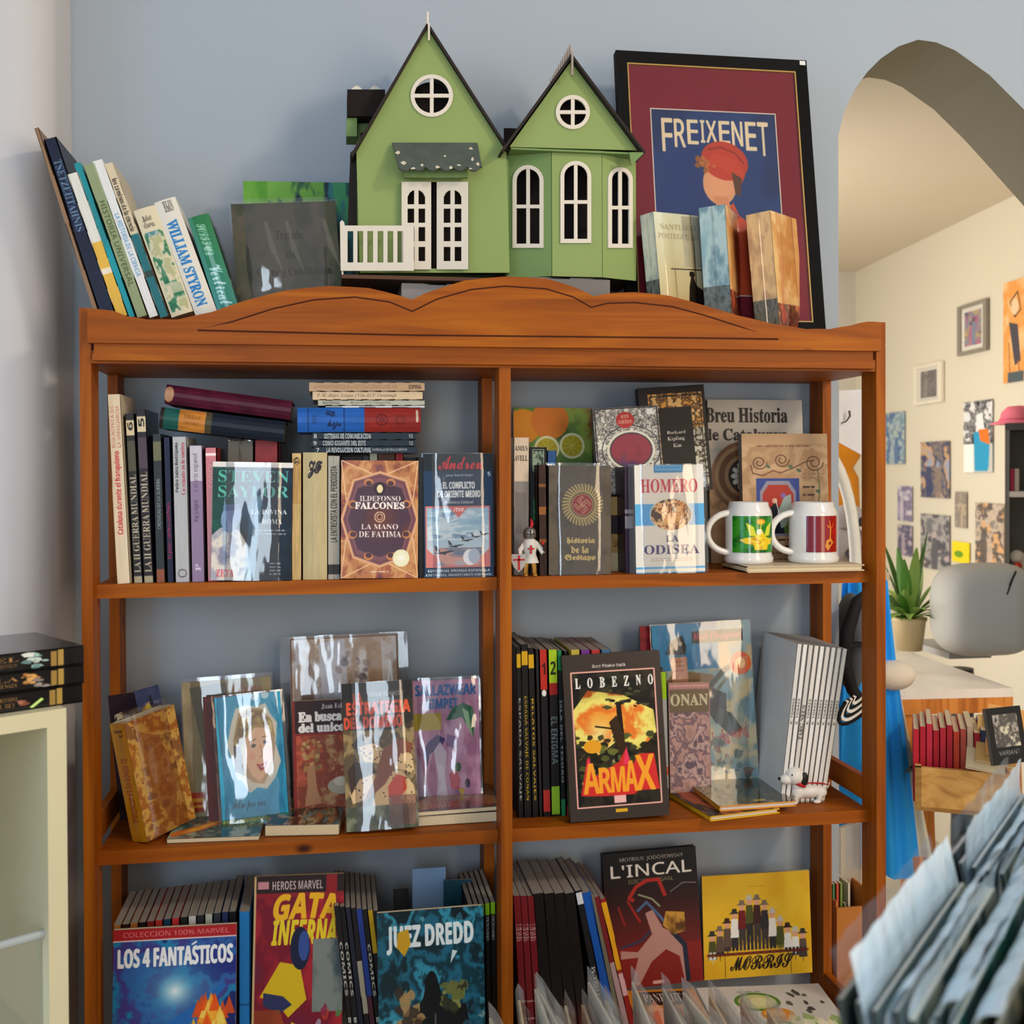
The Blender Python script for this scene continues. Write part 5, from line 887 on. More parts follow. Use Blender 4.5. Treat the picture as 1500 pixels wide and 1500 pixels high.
# ridge crests, finials, side dormer
mb = MB(); r0 = aty(627,34,.05); pts = []
for i in range(9):
    y = .055+i*.019; mb.prism([Vector((r0.x-.0015, y, r0.z-.004))+Vector((0, .017*k/6, .004+.016*math.sin(math.pi*k/6))) for k in range(7)], (.003, 0, 0))
mb.box((r0.x-.0015, .052, r0.z), (r0.x+.0015, .055, r0.z+.02)); mb.box((r0.x, .05, r0.z-.028), (r0.x+.003, .053, r0.z)); hpart(mb, 'ridge_crest', WP)
mb = MB(); r0 = aty(837,80,.028)
for i in range(10):
    y = .03+i*.0185; mb.prism([Vector((r0.x-.0015, y, r0.z-.003))+Vector((0, .015*k/6, .004+.02*math.sin(math.pi*k/6))) for k in range(7)], (.003, 0, 0))
mb.box((r0.x-.001, .022, r0.z-.036), (r0.x+.002, .026, r0.z+.004)); hpart(mb, 'ridge_crest', M('a09488', .8))
mb = MB(); P = Pl((0,.15,0)); P.add(mb, [rc(508,148,562,186)], .06); hpart(mb, 'dormer_roof', DK)
mb = MB(); P.add(mb, [[(509,148)]+[(509+52*(1-0)*t/20, 148-13*abs(math.sin(math.pi*t/20*2.0))) for t in range(21)]+[(561,148)]], .003, off=.03); hpart(mb, 'dormer_crest', WP)
mb = MB(); P.add(mb, [rc(507,186,522,212)], .05); P.add(mb, [rc(522,186,560,215)], .02); hpart(mb, 'dormer_wall', GR2)
mb = MB(); Pl((0,.1,0)).add(mb, [[(509,335),(513,226),(526,216),(530,335)]], .01); hpart(mb, 'side_roof', ROOF)
# what the house stands on
zt = base.z-.007
n_ = 4; hgt = (zt-ZT)/n_; xa = aty(515,420,.05).x; xb = aty(735,420,.05).x
for i in range(n_): book('hardcover_book', ['black','dark brown','charcoal','pale edged'][i]+' large book lying under the left gable of the toy house, '+['lowest','second up','third up','topmost'][i], Vector((xa+.004*i+(.07 if i == 3 else 0), .05, ZT+i*hgt)), (Vector((0,1,0)), Vector((0,0,1)), Vector((1,0,0))), .15, hgt-.0004, xb-xa-.01*i-(.07 if i == 3 else 0), front=['141214','241814','1c1c1e','8c8478'][i], spine=['141214','241814','1c1c1e','98908c'][i], hard=1, group='books the toy house stands on')
xa = aty(768,420,.06).x; xb = aty(915,420,.06).x; zt2 = zb_-.001; hgt = (zt2-ZT)/n_
for i in range(n_): book('hardcover_book', ['black','dark brown','charcoal','grey edged'][i]+' book lying under the right bay of the toy house, '+['lowest','second up','third up','topmost'][i], Vector((xa+.003*i, .06, ZT+i*hgt)), (Vector((0,1,0)), Vector((0,0,1)), Vector((1,0,0))), .14, hgt-.0004, xb-xa-(.035 if i > 1 else .003*i), front=['181414','281a14','1c1c1e','787068'][i], spine=['181414','281a14','1c1c1e','787470'][i], hard=1, group='books the toy house stands on')
# ---------------------------------------------------------------- framed poster
ex0, et, _z = frame(0, 9); O = aty(921, 484, .10); O.z = max(O.z, ZT); a = atp(902, 73, O, et); ez = (a-O); hh = ez.length; ez = ez/hh; ex = et.cross(ez); ww = (atp(1210, 484, O, et)-O).dot(ex)
m = Matrix.Identity(4)
for i in range(3): m[i][0], m[i][1], m[i][2], m[i][3] = ex[i], et[i], ez[i], O[i]
pf = empty('framed_poster', m, 'large black framed poster with maroon mount leaning against the wall', 'picture'); fw_ = ww*.058
mb = MB(); C = [(0,0),(ww,0),(ww,hh),(0,hh)]; I = [(fw_,fw_),(ww-fw_,fw_),(ww-fw_,hh-fw_),(fw_,hh-fw_)]
for i in range(4):
    j = (i+1) % 4; p, q, r, s_ = C[i], C[j], I[j], I[i]; f3 = lambda v, y: (v[0], y, v[1])
    mb.face([f3(p,0),f3(q,0),f3(r,.003),f3(s_,.003)]); mb.face([f3(p,.018),f3(q,.018),f3(q,0),f3(p,0)]); mb.face([f3(s_,.003),f3(r,.003),f3(r,.012),f3(s_,.012)])
mb.face([(0,.018,0),(0,.018,hh),(ww,.018,hh),(ww,.018,0)]); mb.build('frame', M('0a0a0b', .6, spec=.1), pf)
def ring_(o, i, y0, y1, m, nm):
    mb = MB(); x0, z0, x1, z1 = o; a0, b0, a1, b1 = i; mb.box((x0,y0,z0),(x1,y1,b0)); mb.box((x0,y0,b1),(x1,y1,z1)); mb.box((x0,y0,b0),(a0,y1,b1)); mb.box((a1,y0,b0),(x1,y1,b1)); return mb.build(nm, m, pf)
g = .0022; ring_((fw_,fw_,ww-fw_,hh-fw_), (fw_+g,fw_+g,ww-fw_-g,hh-fw_-g), .0035, .0085, M('b08c4c', .4), 'gold_fillet')
px_ = (ww*.167, hh*.13, ww*.823, hh*.8); e = .002
ring_((fw_+g,fw_+g,ww-fw_-g,hh-fw_-g), px_, .008, .010, M('7c1c2c', .8), 'maroon_mount'); ring_(px_, (px_[0]+e,px_[1]+e,px_[2]-e,px_[3]-e), .0075, .0095, M('d8ccc0', .7), 'pale_bevel')
mb = MB(); mb.face([(px_[0]+e,.0088,px_[1]+e),(px_[2]-e,.0088,px_[1]+e),(px_[2]-e,.0088,px_[3]-e),(px_[0]+e,.0088,px_[3]-e)], 0, [(0,0),(1,0),(1,1),(0,1)]); mb.build('poster_print', imat(a_poster(), .6), pf)
mb = MB(); mb.box((ww-.014,-.0006,hh-.010),(ww-.003,0,hh-.002)); mb.build('price_sticker', M('d8d8d4', .7), pf)
mb = MB(); mb.face([(fw_,.005,fw_),(ww-fw_,.005,fw_),(ww-fw_,.005,hh-fw_),(fw_,.005,hh-fw_)]); mb.build('glass', film('poster_glass', .0, 2, .0, .05), pf)
# ---------------------------------------------------------------- mugs on their flat cream book
zq = Z2+.0115; x0 = aty(1095, 838, .008).x; x1 = aty(1266, 834, .012).x
book('paperback_book', 'flat cream book lying under the two mugs', Vector((x0, .012, zq)), (Vector((1,0,0)), Vector((0,0,-1)), Vector((0,1,0))), x1-x0, .011, .122, front='c8b89c', spine='c4b090', hard=1)
CER = mat('white_glazed_ceramic', 'e0ded8', .16, var=.02, bump=0, coat=.6)
def mug(u0, u1, y, art, a0, a1, label):
    A = aty(u0, 800, y); B = aty(u1, 800, y); c = Vector(((A.x+B.x)/2, y, zq)); r = (B.x-A.x)/2; hm = aty((u0+u1)/2, 735, y).z-zq
    root = empty('beer_mug', c, label, 'mug', 'white beer mugs on the upper right shelf')
    mb = MB(); pr = [(0,.002),(r*.96,.0),(r*1.04,.003),(r*1.05,hm*.09),(r*.98,hm*.15),(r*.97,hm*.2),(r,hm*.24),(r,hm*.78),(r*.96,hm*.86),(r*.86,hm*.93),(r*.84,hm*.98),(r*.82,hm),(r*.78,hm*.985),(r*.8,hm*.9),(r*.9,hm*.78),(r*.9,hm*.1),(0,hm*.08)]
    mb.lathe((0,0,0), pr, 36); mb.build('mug_body', CER, root, merge=True)
    mb = MB(); n = 14; mb.grid(lambda u, v: (1.005*r*math.sin(math.radians(a0+(a1-a0)*u)), -1.005*r*math.cos(math.radians(a0+(a1-a0)*u)), hm*(.17+.02+.6*v)), n, 2); mb.v = [(x, y_, min(z, hm*.78)) for x, y_, z in mb.v]; mb.build('printed_panel', imat(art(), .2, .5), root)
    mb = MB(); P = []
    for i in range(15):
        t = math.pi*(.5+i/14); P.append((-r*.9+math.cos(t)*r*.98, -.004, hm*.5+math.sin(t)*hm*.32))
    mb.tube([(-r*.8,-.004,hm*.82)]+P+[(-r*.8,-.004,hm*.18)], [.0055]+[.006]*15+[.0055], 12); mb.build('handle', CER, root)
mug(1064, 1129, .085, a_mug(1), -63, 55, 'white beer mug with a green and yellow panel, left of the two')
mug(1158, 1224, .075, a_mug(0), -40, 46, 'white beer mug with a dark red and gold panel, right of the two')
# ---------------------------------------------------------------- toy knight
k0 = aty(776, 842, .03); k0.z = Z2; kn = empty('toy_knight', k0, 'tiny knight figurine with a red cross shield and red plume', 'figurine'); s = .088
WT = M('d0ccc4', .4); RD = M('b41c20', .4); GD = M('b8883c', .35, metal=.6); GY = M('84807c', .35, metal=.7)
mb = MB(); mb.tube([(0,0,.3*s),(0,0,.45*s),(0,0,.58*s),(0,0,.68*s),(0,0,.73*s)], [.13*s,.12*s,.15*s,.13*s,.07*s], 14); mb.tube([(-.1*s,0,.62*s),(-.2*s,-.05*s,.5*s),(-.2*s,-.12*s,.38*s)], [.055*s,.05*s,.04*s], 8); mb.tube([(.1*s,0,.64*s),(.19*s,-.03*s,.54*s),(.24*s,-.1*s,.44*s)], [.055*s,.05*s,.04*s], 8); mb.grid(lambda u, v: (math.cos(u*6.283)*(.12+.06*v)*s, math.sin(u*6.283)*(.1+.05*v)*s, (.42-.16*v)*s), 14, 3); mb.build('tunic', WT, kn)
for sx in (-1, 1):
    mb = MB(); mb.tube([(sx*.06*s,0,.32*s),(sx*.08*s,-.02*s,.18*s),(sx*.09*s,0,.05*s)], [.065*s,.05*s,.045*s], 8); mb.ell((sx*.09*s,-.04*s,.03*s), (.05*s,.09*s,.035*s), 8); mb.build('leg', GD, kn)
mb = MB(); mb.lathe((0,0,.72*s), [(.0,0),(.1*s,0),(.12*s,.03*s),(.125*s,.1*s),(.11*s,.17*s),(.06*s,.21*s),(0,.22*s)], 14); mb.build('helmet', GY, kn); mb = MB(); mb.box((-.09*s,-.13*s,.8*s),(.09*s,-.11*s,.82*s)); mb.box((-.012*s,-.135*s,.76*s),(.012*s,-.11*s,.88*s)); mb.build('visor', M('28241f', .5), kn)
mb = MB(); mb.tube([(0.02*s,0,.92*s),(.05*s,.0,1.0*s),(.03*s,.02*s,1.1*s)], [.03*s,.035*s,.008*s], 8); mb.build('plume', RD, kn)
mb = MB(); mb.box((-.018*s,-.17*s,.44*s),(.018*s,-.13*s,.6*s)); mb.box((-.06*s,-.165*s,.52*s),(.06*s,-.13*s,.55*s)); mb.build('chest_cross', RD, kn)
sh = [(-.14,.34),(.14,.34),(.14,.2),(.1,.1),(0,0),(-.1,.1),(-.14,.2)]; mb = MB(); mb.prism([(-.24*s+a*s,-.2*s,.1*s+b*s) for a, b in sh], (0,.02*s,0)); mb.build('shield', M('a8a4a0', .4), kn)
mb = MB(); mb.box((-.26*s,-.21*s,.14*s),(-.22*s,-.2*s,.42*s)); mb.box((-.35*s,-.21*s,.32*s),(-.13*s,-.2*s,.35*s)); mb.build('shield_cross', RD, kn)
mb = MB(); mb.tube([(.24*s,-.12*s,.62*s),(.26*s,-.1*s,.3*s),(.3*s,-.06*s,.01*s)], [.012*s,.014*s,.012*s], 6); mb.build('spear_shaft', M('201c20', .5), kn); mb = MB(); mb.ell((.235*s,-.12*s,.64*s), (.03*s,.03*s,.04*s), 8); mb.build('spear_ball', RD, kn)
# ---------------------------------------------------------------- toy puppy lying on the middle right shelf
d0 = aty(1176, 1169, .085); d0.z = Z3; dg = empty('toy_puppy', d0, 'small white puppy figurine with a red scarf by the white spined comics', 'figurine'); WV = mat('white_vinyl', 'e0dcd4', .35, var=.02, bump=0); BV = M('181818', .35); s = .1
ell = lambda mb, c, r: mb.ell(tuple(q*s for q in c), tuple(q*s for q in r), 16)
mb = MB(); ell(mb, (.12,.05,.2), (.3,.15,.13)); ell(mb, (.34,.05,.18), (.13,.14,.12)); ell(mb, (-.08,.03,.2), (.14,.13,.14)); ell(mb, (-.12,.02,.3), (.09,.09,.1)); 
for x, y in ((-.14,-.06),(-.06,.12),(.3,-.06),(.38,.12)): mb.tube([(x*s,y*s,.16*s),(( x-.02)*s,y*s,.08*s),((x-.03)*s,y*s,.035*s)], [.06*s,.05*s,.045*s], 8); ell(mb, (x-.06,y-.01,.035), (.075,.05,.036))
mb.tube([(.44*s,.05*s,.22*s),(.5*s,.05*s,.27*s),(.53*s,.04*s,.34*s)], [.03*s,.025*s,.01*s], 8); mb.build('body', WV, dg)
mb = MB(); ell(mb, (-.16,.0,.5), (.19,.17,.16)); ell(mb, (-.33,-.03,.45), (.13,.1,.09)); mb.build('head', WV, dg)
mb = MB(); ell(mb, (-.455,-.04,.47), (.032,.035,.028)); mb.build('nose', BV, dg)
for x, y in ((-.25,-.125),): mb = MB(); ell(mb, (x,y,.54), (.02,.014,.028)); mb.build('eye', BV, dg)
mb = MB(); ell(mb, (-.02,-.12,.47), (.07,.03,.12)); mb.build('ear', BV, dg); mb = MB(); ell(mb, (-.08,.15,.56), (.06,.03,.11)); mb.build('ear', WV, dg)
mb = MB(); n = 20; mb.grid(lambda u, v: ((-.09+math.cos(u*6.283)*(.13+.02*math.sin(v*3.14)))*s, (.01+math.sin(u*6.283)*(.13+.02*math.sin(v*3.14)))*s, (.33+.07*v-.05*math.cos(u*6.283))*s), n, 4); mb.prism([(.02*s,-.02*s,.36*s),(.3*s,-.06*s,.36*s),(.5*s,.0,.3*s),(.3*s,.06*s,.33*s)], (0,0,.015*s)); mb.build('red_scarf', M('b81c2c', .5), dg)
# ---------------------------------------------------------------- cream shelf unit at the left edge and what it carries
e1 = Vector((-.827, -.562, 0)); e2 = Vector((-.562, .827, 0)); C0 = CAM+ray(97, 1037)*1.35; CZ = C0.z
cu_ = empty('shelf_unit', Vector((C0.x, C0.y, 0)), 'cream painted low shelf unit at the left edge of the view', 'shelf unit'); CRM = mat('cream_paint', 'd4cca8', .5, var=.04, bump=.05)
F2 = lambda a, b, z: Vector((0,0,0))+e1*a+e2*b+Vector((0,0,z))
pw = .023; UW = .42; UD = .3
for nm, a, w, m_ in (('side_panel', 0, pw, CRM), ('side_panel', UW-pw, pw, CRM)): mb = MB(); mb.obox(F2(a,0,0), e1*w, e2*UD, (0,0,CZ-.02)); mb.build(nm, m_, cu_)
mb = MB(); mb.obox(F2(0,0,CZ-.02), e1*UW, e2*UD, (0,0,.02)); mb.build('top_panel', CRM, cu_)
mb = MB(); mb.obox(F2(pw,0,CZ-.42), e1*(UW-2*pw), e2*UD, (0,0,.018)); mb.build('middle_shelf', CRM, cu_)
mb = MB(); mb.obox(F2(0,UD,0), e1*UW, e2*.006, (0,0,CZ)); mb.build('back_panel', M('8c98a0', .7), cu_)
zz = CZ
for i, (ttl, k, lab) in enumerate((('EL RETORNO DEL REY','green','lowest of the three black and gold boxed volumes at the left edge'), ('LA AMENAZA','orange','middle one of the three black and gold boxed volumes at the left edge'), ('EL IMPERIO CONTRAATACA','white','topmost of the three black and gold boxed volumes at the left edge'))):
    def art(i=i, ttl=ttl):
        c = Cv(240, 40, '141010'); c.rect(80.5,14,84,94,'a08040').rect(84.5,8,88,96,'b09048'); a, b = (ttl.split(' ', 1)+[''])[:2] if i != 0 else ('EL RETORNO', 'DEL REY'); c.text(a, 49, 24, 62, 46, 'a87c48', 'serif'); c.text(b or 'FANTASMA', 48, 54, 61, 76, '9c7444', 'serif')
        if i == 2: c.blobs(16,66,14,77,86,['a8c8c0','d0dcd4','6c908c','e8ece4'],5,4,.95,.6)
        elif i == 1: c.blobs(12,63,14,72,70,['e0a860','f0c890','b87c3c'],4,6,.95,.6).blobs(8,71,50,79,90,['888078','a8a098'],4,3,.9,.6)
        else: c.blobs(6,63,30,68,70,['b87858','8c5040'],4,8,.9,.6).line([70,88,76,52],2.4,'a8d850').line([70,88,76,52],1,'e8f8c0')
        return c
    t = .0235; ov = .03 if i else .028; o = Vector((C0.x, C0.y, zz))-e1*ov+e1*(.205)+e2*.02
    book('hardcover_book', lab, o, (e2, Vector((0,0,1)), -e1), .16, t-.0004, .205, front='16141a', spine=art, back='1c1a20', hard=1, sd='up', rough=.25, coat=.5, group='black and gold boxed volumes'); zz += t
book('hardcover_book', 'dark blue patterned book standing on the boxed volumes, cut by the left edge', Vector((C0.x, C0.y, zz))+e1*.118+e2*.1, (e1, -e2*-1 if False else Vector((0,0,1)).cross(e1), Vector((0,0,1))), .02, .1, .15, front=lambda: a_palette(4, ['1c2c54','3c5488','101c3c','8c98b8'], 40, 150, 6), hard=1)
tb_ = empty('plastic_tub', Vector((C0.x, C0.y, CZ-.40))+e1*.10+e2*.02, 'translucent plastic tub inside the cream shelf unit', 'tub'); PT = film('cloudy_tub_plastic', .25, 6, .2, .25, (.8,.9,.95,1))
mb = MB(); a0 = Vector((0,0,0))
for p, q in (((0,0),(.26,0)),((0,.2),(.26,.2)),((0,0),(0,.2)),((.26,0),(.26,.2))):
    P0 = e1*(p[0]-.08)+e2*p[1]; Q0 = e1*(q[0]-.08)+e2*q[1]; mb.face([P0, Q0, Q0+Vector((0,0,.13)), P0+Vector((0,0,.13))])
mb.face([e1*-.08, e1*.18, e1*.18+e2*.2, e1*-.08+e2*.2]); mb.build('tub_walls', PT, tb_)
mb = MB(); r = [e1*-.085+e2*-.005, e1*.185+e2*-.005, e1*.185+e2*.205, e1*-.085+e2*.205, e1*-.085+e2*-.005]; mb.tube([q+Vector((0,0,.13)) for q in r], .005, 8); mb.build('rim', mat('frosted_rim', 'a8b0b0', .3), tb_)
# ---------------------------------------------------------------- the room beyond the arch
nw = Vector((nf.x, nf.y, 0)); PWAL = A_.copy()
def onwall(u, v, off=.0): return atp(u, v, PWAL-nw*off, nw)
def poster(name, label, cat, u0, v0, u1, v1, art, slope_=True, frame_=None, t=.003, grp=None):
    """a sheet or frame on the far cream wall; top-left and bottom-right pixels"""
    p = onwall(u0, v1, .004); q0 = onwall(u1, v1, .004); top = onwall(u0, v0, .004).z; w = (Vector((q0.x, q0.y, 0))-Vector((p.x, p.y, 0))).length; h = top-p.z
    ex = d_.copy(); ex.z = 0; ex.normalize(); et = Vector((0,0,1)).cross(ex); m = Matrix.Identity(4)
    if et.dot(nw) < 0: et = -et
    for i in range(3): m[i][0], m[i][1], m[i][2], m[i][3] = ex[i], et[i], (0,0,1)[i], p[i]
    r = empty(name, m, label, cat, grp)
    if frame_:
        b = w*.11; g = h*.07; mb = MB()
        for a, c in (((0,0),(w,g)),((0,h-g),(w,h)),((0,g),(b,h-g)),((w-b,g),(w,h-g))): mb.box((a[0],-.012,a[1]),(c[0],.0,c[1]))
        mb.build('frame', M(frame_, .5), r); mb = MB(); mb.box((b,-.004,g),(w-b,0,h-g)); mb.build('mount', M('e4e0d4', .8), r)
        mb = MB(); k = b+w*.11; g2 = g+h*.09; mb.box((k,-.006,g2),(w-k,-.005,h-g2)); mb.build('picture_print', imat(art(), .5), r); mb = MB(); mb.face([(b,-.009,g),(w-b,-.009,g),(w-b,-.009,h-g),(b,-.009,h-g)]); mb.build('glass', film('picture_glass', .03, 2, 0, .1), r)
    else:
        mb = MB(); mb.box((0,-.004,0),(w,-.001,h)); mb.build('sheet', imat(art(), .5), r)
    return r
PL = a_palette
poster('framed_picture','grey framed colourful print, upper right on the far cream wall','picture',1406,450,1449,522,lambda: PL(3,['4c5c78','c87088','8090a8','c8a878','404c60'],50,80,5),frame_='8c8478')
poster('framed_picture','pale framed small grey print on the far cream wall','picture',1342,538,1383,594,lambda: PL(8,['8c8480','746c6c','a09890'],40,50,5),frame_='e4dcc8')
poster('wall_poster','orange poster with a dark seated shape at the right edge','poster',1471,416,1515,562,a_orangeposter)
poster('wall_poster','blue grey sheet beside the right bookcase post','poster',1298,606,1326,680,lambda: PL(5,['7c98a8','a8b8bc','54709c','b0bcb0'],50,90,5))
poster('wall_poster','dark blue and tan sheet in the middle of the far wall','poster',1350,648,1392,728,lambda: PL(6,['4c5474','8c7c70','3c4468','c8a078','98a0b8'],60,100,5))
poster('wall_poster','black and white sports sheet with a blue and orange patch','poster',1413,590,1455,692,a_footballer)
poster('wall_poster','small mauve sheet near the potted plant top','poster',1316,712,1337,762,lambda: PL(9,['a8a0b8','7c7490','c8c0cc'],40,70,4))
poster('wall_poster','narrow brownish sheet between two larger ones','poster',1400,720,1417,772,lambda: PL(10,['a09488','8c8078','b8a890'],30,70,4))
poster('wall_poster','grey dark sheet above the potted plant','poster',1350,752,1392,830,lambda: PL(11,['747478','a8a4a0','54545c','b8a8a8'],60,90,5))
poster('wall_poster','grey brown sheet with figures beside the dark shelves','poster',1430,736,1472,832,lambda: PL(12,['8c847c','c8b4a0','605854','d8a878'],60,110,6))
poster('wall_poster','small lilac and dark sheet just above the plant leaves','poster',1316,768,1337,812,lambda: PL(14,['8c84a0','5c5870','b8a8b0'],40,60,4))
poster('wall_note','yellow square note with a green mark','note',1396,792,1421,822,lambda: Cv(40,44,'f0d820').ell(40,60,26,16,'6c9c20'))
# dark wall shelf at the right edge with its few things
def at(u, v, dist): return CAM+ray(u, v)*dist
sd_ = 3.2; s0 = at(1472, 620, sd_); _a = math.radians(-34); _m = Matrix.Translation(s0) @ Matrix.Rotation(_a, 4, 'Z'); RZ = _m.to_3x3()
ws = empty('wall_shelf', _m, 'dark grey shelf unit at the right edge of the far room', 'shelf unit'); DG = M('4c4844', .6)
k = sd_/F; hgt = 225*k; wd_ = .5
for nm, z0_, z1_ in (('top_board', 0, -.02), ('shelf_board', -100*k, -108*k), ('bottom_board', -hgt, -hgt-.02)): mb = MB(); mb.box((0,0,z1_),(wd_,.2,z0_)); mb.build(nm, DG if nm != 'shelf_board' else M('c8c0b8', .6), ws)
mb = MB(); mb.box((0,.19,-hgt),(wd_,.2,0)); mb.build('back_board', M('8c8880', .7), ws); mb = MB(); mb.box((0,0,-hgt),(.012,.2,-.02)); mb.build('side_board', M('6c6864', .7), ws)
ht = empty('sun_hat', s0+RZ @ Vector((.035,.1,0)), 'pink brimmed hat resting on the dark wall shelf', 'hat'); mb = MB(); mb.lathe((0,0,0), [(0,.055),(.03,.052),(.048,.035),(.052,.012),(.075,.004),(.078,.0),(.05,.002),(0,.001)], 22); mb.build('hat_body', M('e8788c', .7), ht, merge=True)
mb = MB(); mb.lathe((0,0,.008), [(.0535,0),(.0535,.008)], 22); mb.build('hat_band', M('c85878', .7), ht)
for i, (kk, w_) in enumerate((('d0305c',.01),('e0d0b8',.012),('b87c58',.05))): book('paperback_book', ['red pink','cream','brown pictured'][i]+' book standing on the dark wall shelf', s0+RZ @ Vector((.024+[0,.013,.028][i],.02,-100*k)), frame(90-34) if i < 2 else frame(-34), .12 if i < 2 else .06, w_ if i < 2 else .015, .065, front=kk if i < 2 else (lambda: PL(4,['c89468','8c4c38','e0b888'],50,60,4)), spine=kk if i < 2 else None)
to = empty('toy_animal', s0+RZ @ Vector((.05,.06,-hgt+.0)), 'small white plush toy on the lowest board of the dark shelf', 'toy'); mb = MB(); mb.ell((0,0,.03),(.04,.03,.03)); mb.ell((-.03,-.01,.055),(.022,.02,.02)); mb.build('body', M('e8dccc', .9), to); mb = MB(); mb.ell((-.04,-.03,.03),(.012,.01,.012)); mb.build('red_nose', M('c03820', .6), to)
# potted plant
pb = at(1332, 952, 3.1); kp = 3.1/F; pot = empty('potted_plant', pb, 'leafy green plant in a beige pot beyond the bookcase', 'plant'); mb = MB(); mb.lathe((0,0,0), [(0,0),(18*kp,0),(23*kp,42*kp),(25*kp,44*kp),(25*kp,48*kp),(21*kp,48*kp),(19*kp,40*kp),(0,40*kp)], 24); mb.build('pot', M('c4b088', .6), pot, merge=True); mb = MB(); mb.lathe((0,0,40*kp), [(0,.002),(20*kp,0)], 16); mb.build('soil', M('3c2c20', .9), pot)
rng = random.Random(3); lm = [mat('leaf_green', '4c7c2c', .45, var=.3, vs=30), mat('pale_leaf_green', '8cac54', .45, var=.3, vs=30)]
for i in range(46):
    a = rng.uniform(0, 6.28); el = rng.uniform(.5, 1.45); L = rng.uniform(50, 140)*kp*(1.1 if el > 1.1 else .75); wl = rng.uniform(5, 9)*kp; d = Vector((math.cos(a)*math.cos(el), math.sin(a)*math.cos(el), math.sin(el))); sd2 = d.cross(Vector((0,0,1))).normalized(); z0 = Vector((math.cos(a)*5*kp, math.sin(a)*5*kp, 44*kp)); mb = MB()
    mb.grid(lambda u, v: z0+d*(L*v)+Vector((0,0,-L*.35*v*v*math.cos(el)*1.5))+sd2*((u-.5)*2*wl*math.sin(math.pi*min(1, v*.9+.06)))+Vector((0,0,abs(u-.5)*wl*.5)), 4, 7); mb.build('leaf', lm[i % 2], pot)
# round grey chair back, white topped wooden table with comics
cb = at(1440, 958, 3.0); kc = 3.0/F; ch = empty('padded_chair', cb, 'large rounded grey padded chair behind the white topped table', 'chair'); mb = MB()
def pad(u, v):
    a = u*2*math.pi; x = math.copysign(abs(math.cos(a))**.55, math.cos(a))*74*kc; z = math.copysign(abs(math.sin(a))**.6, math.sin(a))*68*kc; e = (v-.5)*math.pi; y = .09*math.sin(e); f_2 = max(0, math.cos(e))**.4; return (x*f_2, y, z*f_2+66*kc)
mb.grid(pad, 40, 14); mb.build('backrest', mat('grey_upholstery', 'c0c0bc', .8, var=.06, vs=8, bump=.3, bs=200), ch); mb = MB(); mb.tube([(22*kc,-.085,125*kc),(14*kc,-.087,110*kc),(7*kc,-.087,92*kc)], .003, 6); mb.build('seam_cord', M('2c2c2c', .6), ch)
mb = MB(); mb.box((-34*kc,.06,-12*kc),(34*kc,.3,-2*kc)); mb.build('seat', M('a4a4a0', .8), ch); mb = MB(); mb.tube([(0,.1,-30*kc),(0,.1,-cb.z+.02)], .03, 10); mb.build('column', M('3c3c3c', .4), ch)
tp = [at(1325,1012,2.55), at(1482,1003,2.75)]; zt3 = tp[0].z; a = atz(1322,1012,zt3); b = atz(1484,1008,zt3); dd = (b-a); dd.z = 0; up = Vector((-dd.y, dd.x, 0)).normalized()
tbv = empty('wooden_table', Vector((a.x, a.y, 0)), 'orange wooden table with a white top beyond the bookcase', 'table'); OW = wood('orange_table_wood', 2, '9c5420', 'd8883c', 'e8a050')
mb = MB(); mb.obox((0,0,zt3-.02), dd, up*.5, (0,0,.02)); mb.build('table_top', M('f0e8dc', .4), tbv); mb = MB(); mb.obox((0,0,zt3-.055), dd, up*.02, (0,0,.035)); mb.build('apron', OW, tbv)
for c in (.03, .95):
    for e_ in (0.01, .45): mb = MB(); o = dd*c+up*e_; mb.obox(o+Vector((0,0,0))+dd*(.12 if c > .5 else .05), dd.normalized()*.035, up*.03, Vector((0,0,zt3-.055))-dd*(.12 if c > .5 else .05)); mb.build('leg', OW, tbv)
# wooden crate of red comics under the table, black comic on it
cz = at(1402, 1190, 2.2); kk = 2.2/F; cr = empty('wooden_crate', Vector((cz.x-.02, cz.y, cz.z)), 'pale wooden crate full of red comics under the white topped table', 'crate'); CWD = wood('pale_crate_wood', 0, 'b88848', 'd8a860', 'e4bc78')
a2 = math.radians(-28); ux = Vector((math.cos(a2), math.sin(a2), 0)); uy = Vector((-math.sin(a2), math.cos(a2), 0))
for nm, o, w_, d2 in (('front_board', Vector((0,0,0)), ux*.17, uy*.012), ('back_board', uy*.3, ux*.17, uy*.012), ('side_board', -ux*.0, ux*.012, uy*.3), ('side_board', ux*.17, ux*.012, uy*.312)): mb = MB(); mb.obox(o-ux*.06, w_, d2, (0,0,.085)); mb.build(nm, CWD, cr)
mb = MB(); mb.obox(-ux*.06, ux*.17, uy*.3, (0,0,.008)); mb.build('crate_bottom', CWD, cr); mb = MB(); mb.tube([-ux*.062+uy*.12+Vector((0,0,.05)), -ux*.075+uy*.14+Vector((0,0,.04)), -ux*.062+uy*.16+Vector((0,0,.05))], .003, 6); mb.build('handle', M('8c7848', .4, metal=.8), cr)
CO = Vector((cz.x-.02, cz.y, cz.z+.009)); rk = ['c82838','c02434','d03048','b82030','cc2c3c','c42838','d84830','c85848','e0c0a0','b42434','3c4c6c','d04038']
for i in range(12): book('comic_book', rk_n+' comic, '+ORD[i]+' from the front in the pale wooden crate' if (rk_n := ['red','crimson','pink red','dark red','bright red','scarlet','orange red','dusty red','cream','deep red','slate blue','coral'][i]) else '', CO-ux*(.052-.0125*i)+uy*.03, (uy, -ux, Vector((0,0,1))), .15, .011, .145+.006*(i % 3), front=rk[i], spine=rk[i], cat='comic book', group='comics in the wooden crate')
